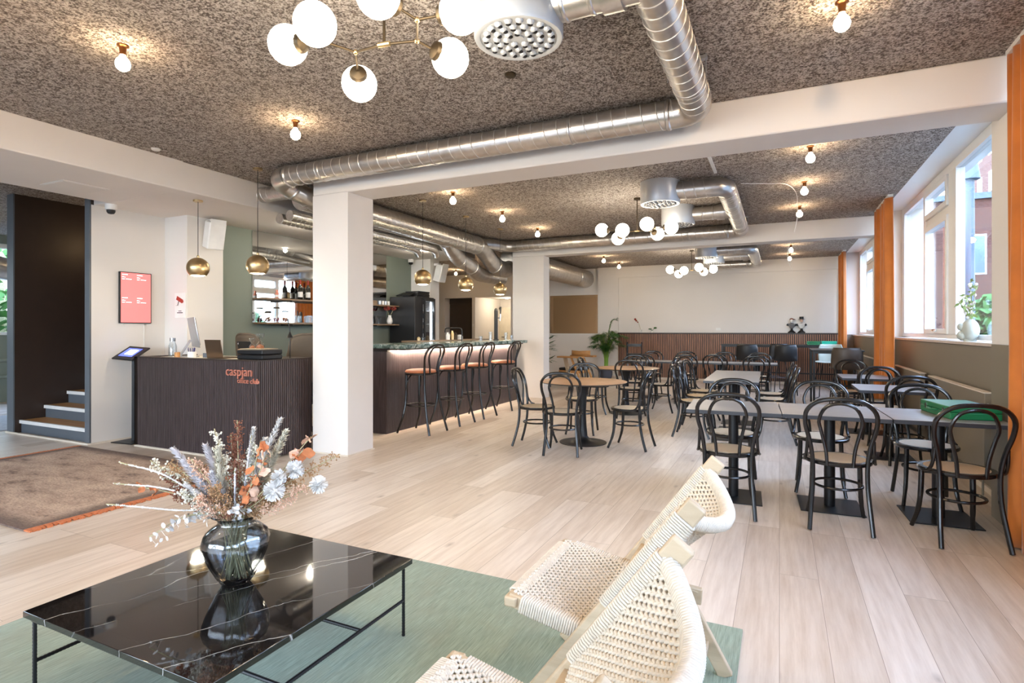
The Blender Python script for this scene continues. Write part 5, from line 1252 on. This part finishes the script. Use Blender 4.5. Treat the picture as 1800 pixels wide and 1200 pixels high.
# ================================================================ CURTAINS
def curtain(label, x, y0, y1, w=.09, n=7):
    t = thing('curtain', label, 'curtain', (x, (y0 + y1) / 2, 0), 0, 'orange curtains at the window bays')
    L = y1 - y0; rng = random.Random(int(y0 * 10)); ph = rng.random() * 6
    def P(u, v):
        y = -L / 2 + L * u; s = math.sin(2 * PI * n * u + ph + .3 * math.sin(5 * u)) ; a = w * (.75 + .25 * math.sin(9 * u)) * (.75 + .25 * (1 - v))
        return (a * s * .5 + .008 * math.sin(3 * v + 20 * u), y * (1 + .03 * (1 - v) * math.sin(6 * u)), .015 + (CZ - .045) * v)
    o = MB().grid(P, n * 14, 16).build('curtain_cloth', 'orange', t, recalc=False, ang=80); o.modifiers.new('s', 'SOLIDIFY').thickness = .004
    MB().box(-.03, .03, -L / 2 - .02, L / 2 + .02, CZ - .03, CZ).build('curtain_track', 'whitef', t)
curtain('orange curtain gathered in front of the middle window pilaster', 1.31, 8.75, 9.85, .12, 6)
curtain('orange curtain gathered at the far end of the last window bay', 1.30, 14.35, 15.25, .12, 6)
curtain('orange curtain at the right edge of the photo, nearest the camera', 1.33, 3.75, 4.56, .10, 6)
# ================================================================ WINDOW WALL DETAILS
for k, (y0, y1, l) in enumerate(((5.6, 7.45, 'olive panel radiator under the window behind the green case'), (7.85, 9.6, 'olive panel radiator under the window beside the orange curtain'), (11.4, 14.0, 'olive panel radiator under the last window'))):
    t = thing('radiator', l, 'radiator', (1.53, (y0 + y1) / 2, 0)); h = (y1 - y0) / 2
    MB().box(-.07, -.02, -h, h, .18, .84).box(-.02, .033, -h + .1, -h + .14, .5, .6).box(-.02, .033, h - .14, h - .1, .5, .6).build('panel', 'wains', t, bevel=.006)
    MB().box(-.075, -.01, -h, h, .84, .848).build('top_grille', 'rubberw', t)
    if k == 0: MB().cyl((-.05, -h + .0, .74), (-.05, -h - .09, .74), .022).build('valve', 'white', t)
    for q in (-1, 1): MB().cyl((-.04, q * (h - .15), .18), (-.04, q * (h - .15), .0), .008).build('pipe', 'wains', t)
tag(MB().box(1.552, 1.566, 6.0, 6.09, .66, .78).build('wall_socket', 'white'), 'white wall socket below the window behind the green case', 'socket')
tag(MB().box(-1.50, -1.38, YB + .04, YB + .052, 1.33, 1.40).build('wall_socket', 'white'), 'white double socket just above the slatted wainscot on the back wall', 'socket')
# ceramic vase with blossom twigs on the sill
sv = thing('ceramic_vase', 'bulbous pale grey green ceramic vase on the near window sill', 'vase', (1.615, 6.60, 1.2345))
m = MB().sphere((0, 0, .105), .105, 28, 16, (.62, 1.28, 1.0)); m.sphere((-.055, .02, .055), .055, 20, 12, (.75, 1.15, .85)).sphere((-.06, .03, .135), .045, 20, 12, (.7, 1.1, .8))
m.lathe([(.04, .0), (.05, .0), (.05, .02)], n=20)
m.build('vase_body', 'vaseceramic', sv, ang=60)
MB().lathe([(.018, .195), (.020, .212), (.014, .212), (.013, .19)], n=16).build('neck', 'vaseceramic', sv)
brn = random.Random(4)
for k, (dy, dz, l) in enumerate(((.30, .20, 'blossom twig leaning left out of the sill vase'), (-.10, .36, 'tallest upright blossom twig in the sill vase'), (-.26, .30, 'blossom twig leaning right out of the sill vase toward the pilaster'), (.05, .24, 'short upright blossom twig in the sill vase'))):
    t = thing('blossom_twig', l, 'twig', (1.615, 6.60, 1.2345), 0, 'blossom twigs in the sill vase')
    C = smooth_path([(0, 0, .16), (0, dy * .15, .24), (-.01, dy * .6, .21 + dz * .55), (-.02, dy, .2 + dz)], 6); MB().tube(C, .003, 5).build('stem', 'fl_stem', t, recalc=False)
    lf = MB(); fl = MB()
    for q in range(24):
        i = brn.randrange(6, len(C)); p = C[i]; d = Vector((brn.gauss(0, .4), brn.gauss(0, 1), brn.gauss(.2, .8))).normalized(); e = p + d * brn.uniform(.02, .05)
        nn = Vector((brn.gauss(0, 1), brn.gauss(0, 1), brn.gauss(0, 1))).normalized(); a_ = d.cross(nn).normalized() * .014
        lf.add([p, e - d * .02 + a_, e + d * .022, e - d * .02 - a_], [(0, 1, 2, 3)])
        if q % 3 == 0: fl.sphere(p + d * .02, .014, 7, 5)
    lf.build('leaves', 'fl_green', t, recalc=False)['kind'] = 'stuff'; fl.build('blossoms', 'fl_white', t, recalc=False)['kind'] = 'stuff'
# busts on the wainscot ledge
def bust(label, x, hat):
    t = thing('small_bust', label, 'bust', (x, YB - .01, 1.27))
    MB().lathe([(.085, 0), (.085, .02), (.05, .05), (.025, .075), (.028, .095), (.02, .11), (.0005, .112)], n=24).build('pedestal', 'blackplastic', t)
    b = MB(); b.lathe([(.02, .105), (.05, .14), (.085, .19), (.095, .215), (.06, .235), (.028, .245), (.024, .27), (.0005, .27)], n=24)
    for i, (x_, y_, z_) in enumerate(b.v): b.v[i] = (x_ * 1.1, y_ * .6, z_)
    b.build('torso', 'white' if hat else 'alu', t)
    MB().obox((-.085, -.01, .20), (.05, .05, .05), (0, .5, .3)).obox((.085, -.01, .20), (.05, .05, .05), (0, -.5, .3)).lathe([(.032, .235), (.03, .25), (.0005, .25)], n=14).build('collar', 'blackplastic', t, bevel=.01)
    MB().sphere((0, -.005, .305), .042, 16, 10, (.85, .95, 1.15)).sphere((0, -.048, .30), .008, 8, 6).build('head', 'fl_peach' if hat else 'white', t)
    if hat: MB().lathe([(.0005, .335), (.075, .335), (.075, .341), (.045, .343), (.046, .40), (.0005, .402)], n=22).build('hat', 'blackplastic', t)
    else: MB().sphere((0, .008, .335), .045, 14, 8, (1.05, 1, .7)).sphere((.05, 0, .335), .02, 8, 6, (1.6, 1, .5)).build('cap', 'fl_rust', t)
bust('small bust with a light cap on the wainscot ledge, left of two', .275, False)
bust('small bust with a black brimmed hat on the wainscot ledge, right of two', .49, True)
ov = thing('orchid_pot', 'tiny white pot with a thin pink flowering stem on the wainscot ledge', 'plant', (-3.46, YB, 1.27))
MB().lathe([(.03, 0), (.04, .08), (.035, .08), (.0005, .07)], n=14).build('pot', 'white', ov); MB().tube(smooth_path([(0, 0, .07), (-.03, 0, .2), (-.08, 0, .32), (-.16, 0, .38)], 4), .005, 5).build('stem', 'fl_stem', ov)
MB().sphere((-.15, 0, .37), .03, 8, 6).sphere((-.12, 0, .33), .025, 8, 6).sphere((-.08, 0, .29), .02, 8, 6).build('flowers', 'fl_red', ov)
sp = thing('small_plant', 'tiny dark leaved plant right of the pink flower on the wainscot ledge', 'plant', (-3.15, YB, 1.27))
MB().lathe([(.025, 0), (.03, .05), (.0005, .05)], n=12).build('pot', 'white', sp); MB().sphere((-.05, 0, .10), .04, 8, 5, (1.3, .6, .4)).sphere((.09, 0, .13), .04, 8, 5, (1.1, .6, .6)).cyl((0, 0, .05), (.08, 0, .13), .004).cyl((0, 0, .05), (-.04, 0, .1), .004).build('leaves', 'leaf', sp)
# ================================================================ PALM
def palm(name, label, x, y, s, pot=True, nf=26, seed=3, zb=.30):
    t = thing(name, label, 'potted plant', (x, y, 0)); rng = random.Random(seed)
    MB().lathe([(.12, 0), (.155, .05), (.185, .14), (.185, .35), (.175, .355), (.17, .33), (.0005, .32)], n=32).build('pot', 'potgrey', t, bevel=0)
    MB().lathe([(.169, .33), (.0005, .335)], n=20).build('soil', 'soil', t)
    for k in range(nf):
        a = 2 * PI * k / nf * 2.4 + rng.random(); H = s * rng.uniform(.55, 1.0); R0 = rng.uniform(.25, .55) * s
        if k == 0: a, H, R0 = .1, 1.38, .28
        C = smooth_path([(.05 * math.cos(a), .05 * math.sin(a), .32), (R0 * .15 * math.cos(a), R0 * .15 * math.sin(a), .32 + H * .45), (R0 * .5 * math.cos(a), R0 * .5 * math.sin(a), .30 + H * .88), (R0 * 1.1 * math.cos(a), R0 * 1.1 * math.sin(a), .30 + H * (.98 if k == 0 else .85))], 7)
        st = MB().tube(C, [.009 * (1 - .7 * i / len(C)) for i in range(len(C))], 5).build('frond_stalk', 'stalk', t, recalc=False)
        m = MB(); n = len(C)
        for i in range(int(n * .38), n):
            ax = (C[min(i + 1, n - 1)] - C[i - 1]).normalized(); side = ax.cross(Vector((0, 0, 1))).normalized()
            for q in (0, .5):
                for sg in (-1, 1):
                    f = (i - n * .38) / (n * .62); L = .20 * s * (math.sin(PI * (.15 + .8 * f))) + .04
                    p = C[i].lerp(C[min(i + 1, n - 1)], q); d = (side * sg + ax * .75 + Vector((0, 0, rng.uniform(-.35, .05)))).normalized(); w = d.cross(Vector((0, 0, 1))).normalized() * .008
                    e = p + d * L - Vector((0, 0, L * .25)); mm = p + d * L * .5
                    m.add([p, mm + w, e, mm - w], [(0, 1, 2, 3)])
        m.build('leaflets', 'leaf', st, recalc=False)
palm('potted_palm', 'feathery potted palm in a blue grey pot at the left end of the slatted wall', -4.22, 14.75, 1.12, nf=40)
bpy.data.objects['potted_palm'].scale = (.92, .92, 1)
t = thing('potted_plant', 'broad leaved plant mostly hidden behind the rear column', 'potted plant', (-4.98, 12.3, 0))
MB().lathe([(.12, 0), (.15, .3), (.14, .3), (.0005, .28)], n=20).build('pot', 'potgrey', t); prn = random.Random(9); m = MB()
MB().tube([(0, 0, .28), (.02, 0, .8), (.05, .02, 1.15)], .012, 6).build('stem', 'fl_stem', t)
for q in range(46):
    z = prn.uniform(.5, 1.25); a = prn.random() * 6.28; d = Vector((math.cos(a), math.sin(a), prn.uniform(-.3, .5))).normalized(); p = Vector((.03, 0, z)); e = p + d * .30; w = d.cross(Vector((0, 0, 1))).normalized() * .05
    m.add([p, p + d * .14 + w, e, p + d * .14 - w], [(0, 1, 2, 3)])
m.build('leaves', 'leaf', t, recalc=False)
# ================================================================ OUTSIDE
struct('ground', MB().box(-40, 60, -40, 90, -.6, -.5), 'asphalt')
def building(label, x0, x1, y0, y1, h, mat, wy=None, wx=None, z0=.6, dz=3.1, dw=2.4, ww=1.3, wh=1.7, wm='extglass'):
    t = thing('building', label, 'building', ((x0 + x1) / 2, (y0 + y1) / 2, -.5)); cx, cy = (x0 + x1) / 2, (y0 + y1) / 2
    MB().box(x0 - cx, x1 - cx, y0 - cy, y1 - cy, 0, h).build('walls', mat, t)
    MB().box(x0 - cx - .15, x1 - cx + .15, y0 - cy - .15, y1 - cy + .15, h, h + .25).build('parapet', 'bluegrey', t)
    z = z0 + .5
    while z + wh < h:
        y = y0 + .9
        while y + ww < y1:      # street face (facing -X)
            f = MB().box(x0 - cx - .03, x0 - cx + .05, y - cy, y - cy + ww, z, z + wh).build('window', 'whitef', t)
            MB().box(x0 - cx - .04, x0 - cx - .03, y - cy + .07, y - cy + ww - .07, z + .07, z + wh - .07).build('pane', wm, f); y += dw
        x = x0 + .9
        while x + ww < x1:      # end face (facing -Y)
            f = MB().box(x - cx, x - cx + ww, y0 - cy - .03, y0 - cy + .05, z, z + wh).build('window', 'whitef', t)
            MB().box(x - cx + .07, x - cx + ww - .07, y0 - cy - .04, y0 - cy - .03, z + .07, z + wh - .07).build('pane', wm, f); x += dw
        z += dz
    return t
building('red brick apartment building seen through the near window beyond the tree', 5.8, 14, 30, 44, 7.4, 'brick', dw=2.2, ww=1.2)
building('blue grey clad building across the street, reflected in the bar mirror', 15, 24, -14, 16, 8.2, 'bluegrey', dw=3.2, ww=2.0)
building('pale panelled building end seen through the left pane of the window', 2.3, 3.42, 17, 26, 9.0, 'paleblue', dw=3.6)
building('distant red brick building farther down the street', 16, 26, 52, 66, 19, 'brick', dw=3.0)
def tree(label, x, y, h, r, n=900, seed=1, z0=1.5):
    t = thing('street_tree', label, 'tree', (x, y, -.5)); rng = random.Random(seed)
    MB().tube([(0, 0, 0), (.05, 0, h * .5), (0, .05, h * .8)], [.12, .09, .05], 8).build('trunk', 'fl_stem', t); m = MB()
    for q in range(n):
        d = Vector((rng.gauss(0, 1), rng.gauss(0, 1), rng.gauss(0, 1))).normalized() * r * rng.uniform(.3, 1.0) ** .5; p = Vector((0, 0, h - r * .8)) + Vector((d.x, d.y, d.z * .9))
        a_ = Vector((rng.gauss(0, 1), rng.gauss(0, 1), rng.gauss(0, 1))).normalized() * .13; b_ = a_.orthogonal().normalized() * .10
        m.add([p - a_, p - b_, p + a_, p + b_], [(0, 1, 2, 3)])
    m.build('foliage', 'bushdark', t, recalc=False)
tree('small green tree outside behind the sill vase', 4.05, 14.6, 2.5, .75, 900, 2)
tree('leafy green tree outside the far left window', -16.2, 6.6, 5.0, 2.1, 1500, 5)
lp_ = thing('street_lamp', 'tall dark street lamp post outside the near window', 'lamp post', (3.15, 12.9, -.5))
MB().cyl((0, 0, 0), (0, 0, 4.6), .09, .07).build('post', 'bluegrey', lp_); MB().cyl((0, 0, 4.6), (0, 0, 4.9), .16, .12).build('lamp_head', 'bluegrey', lp_)
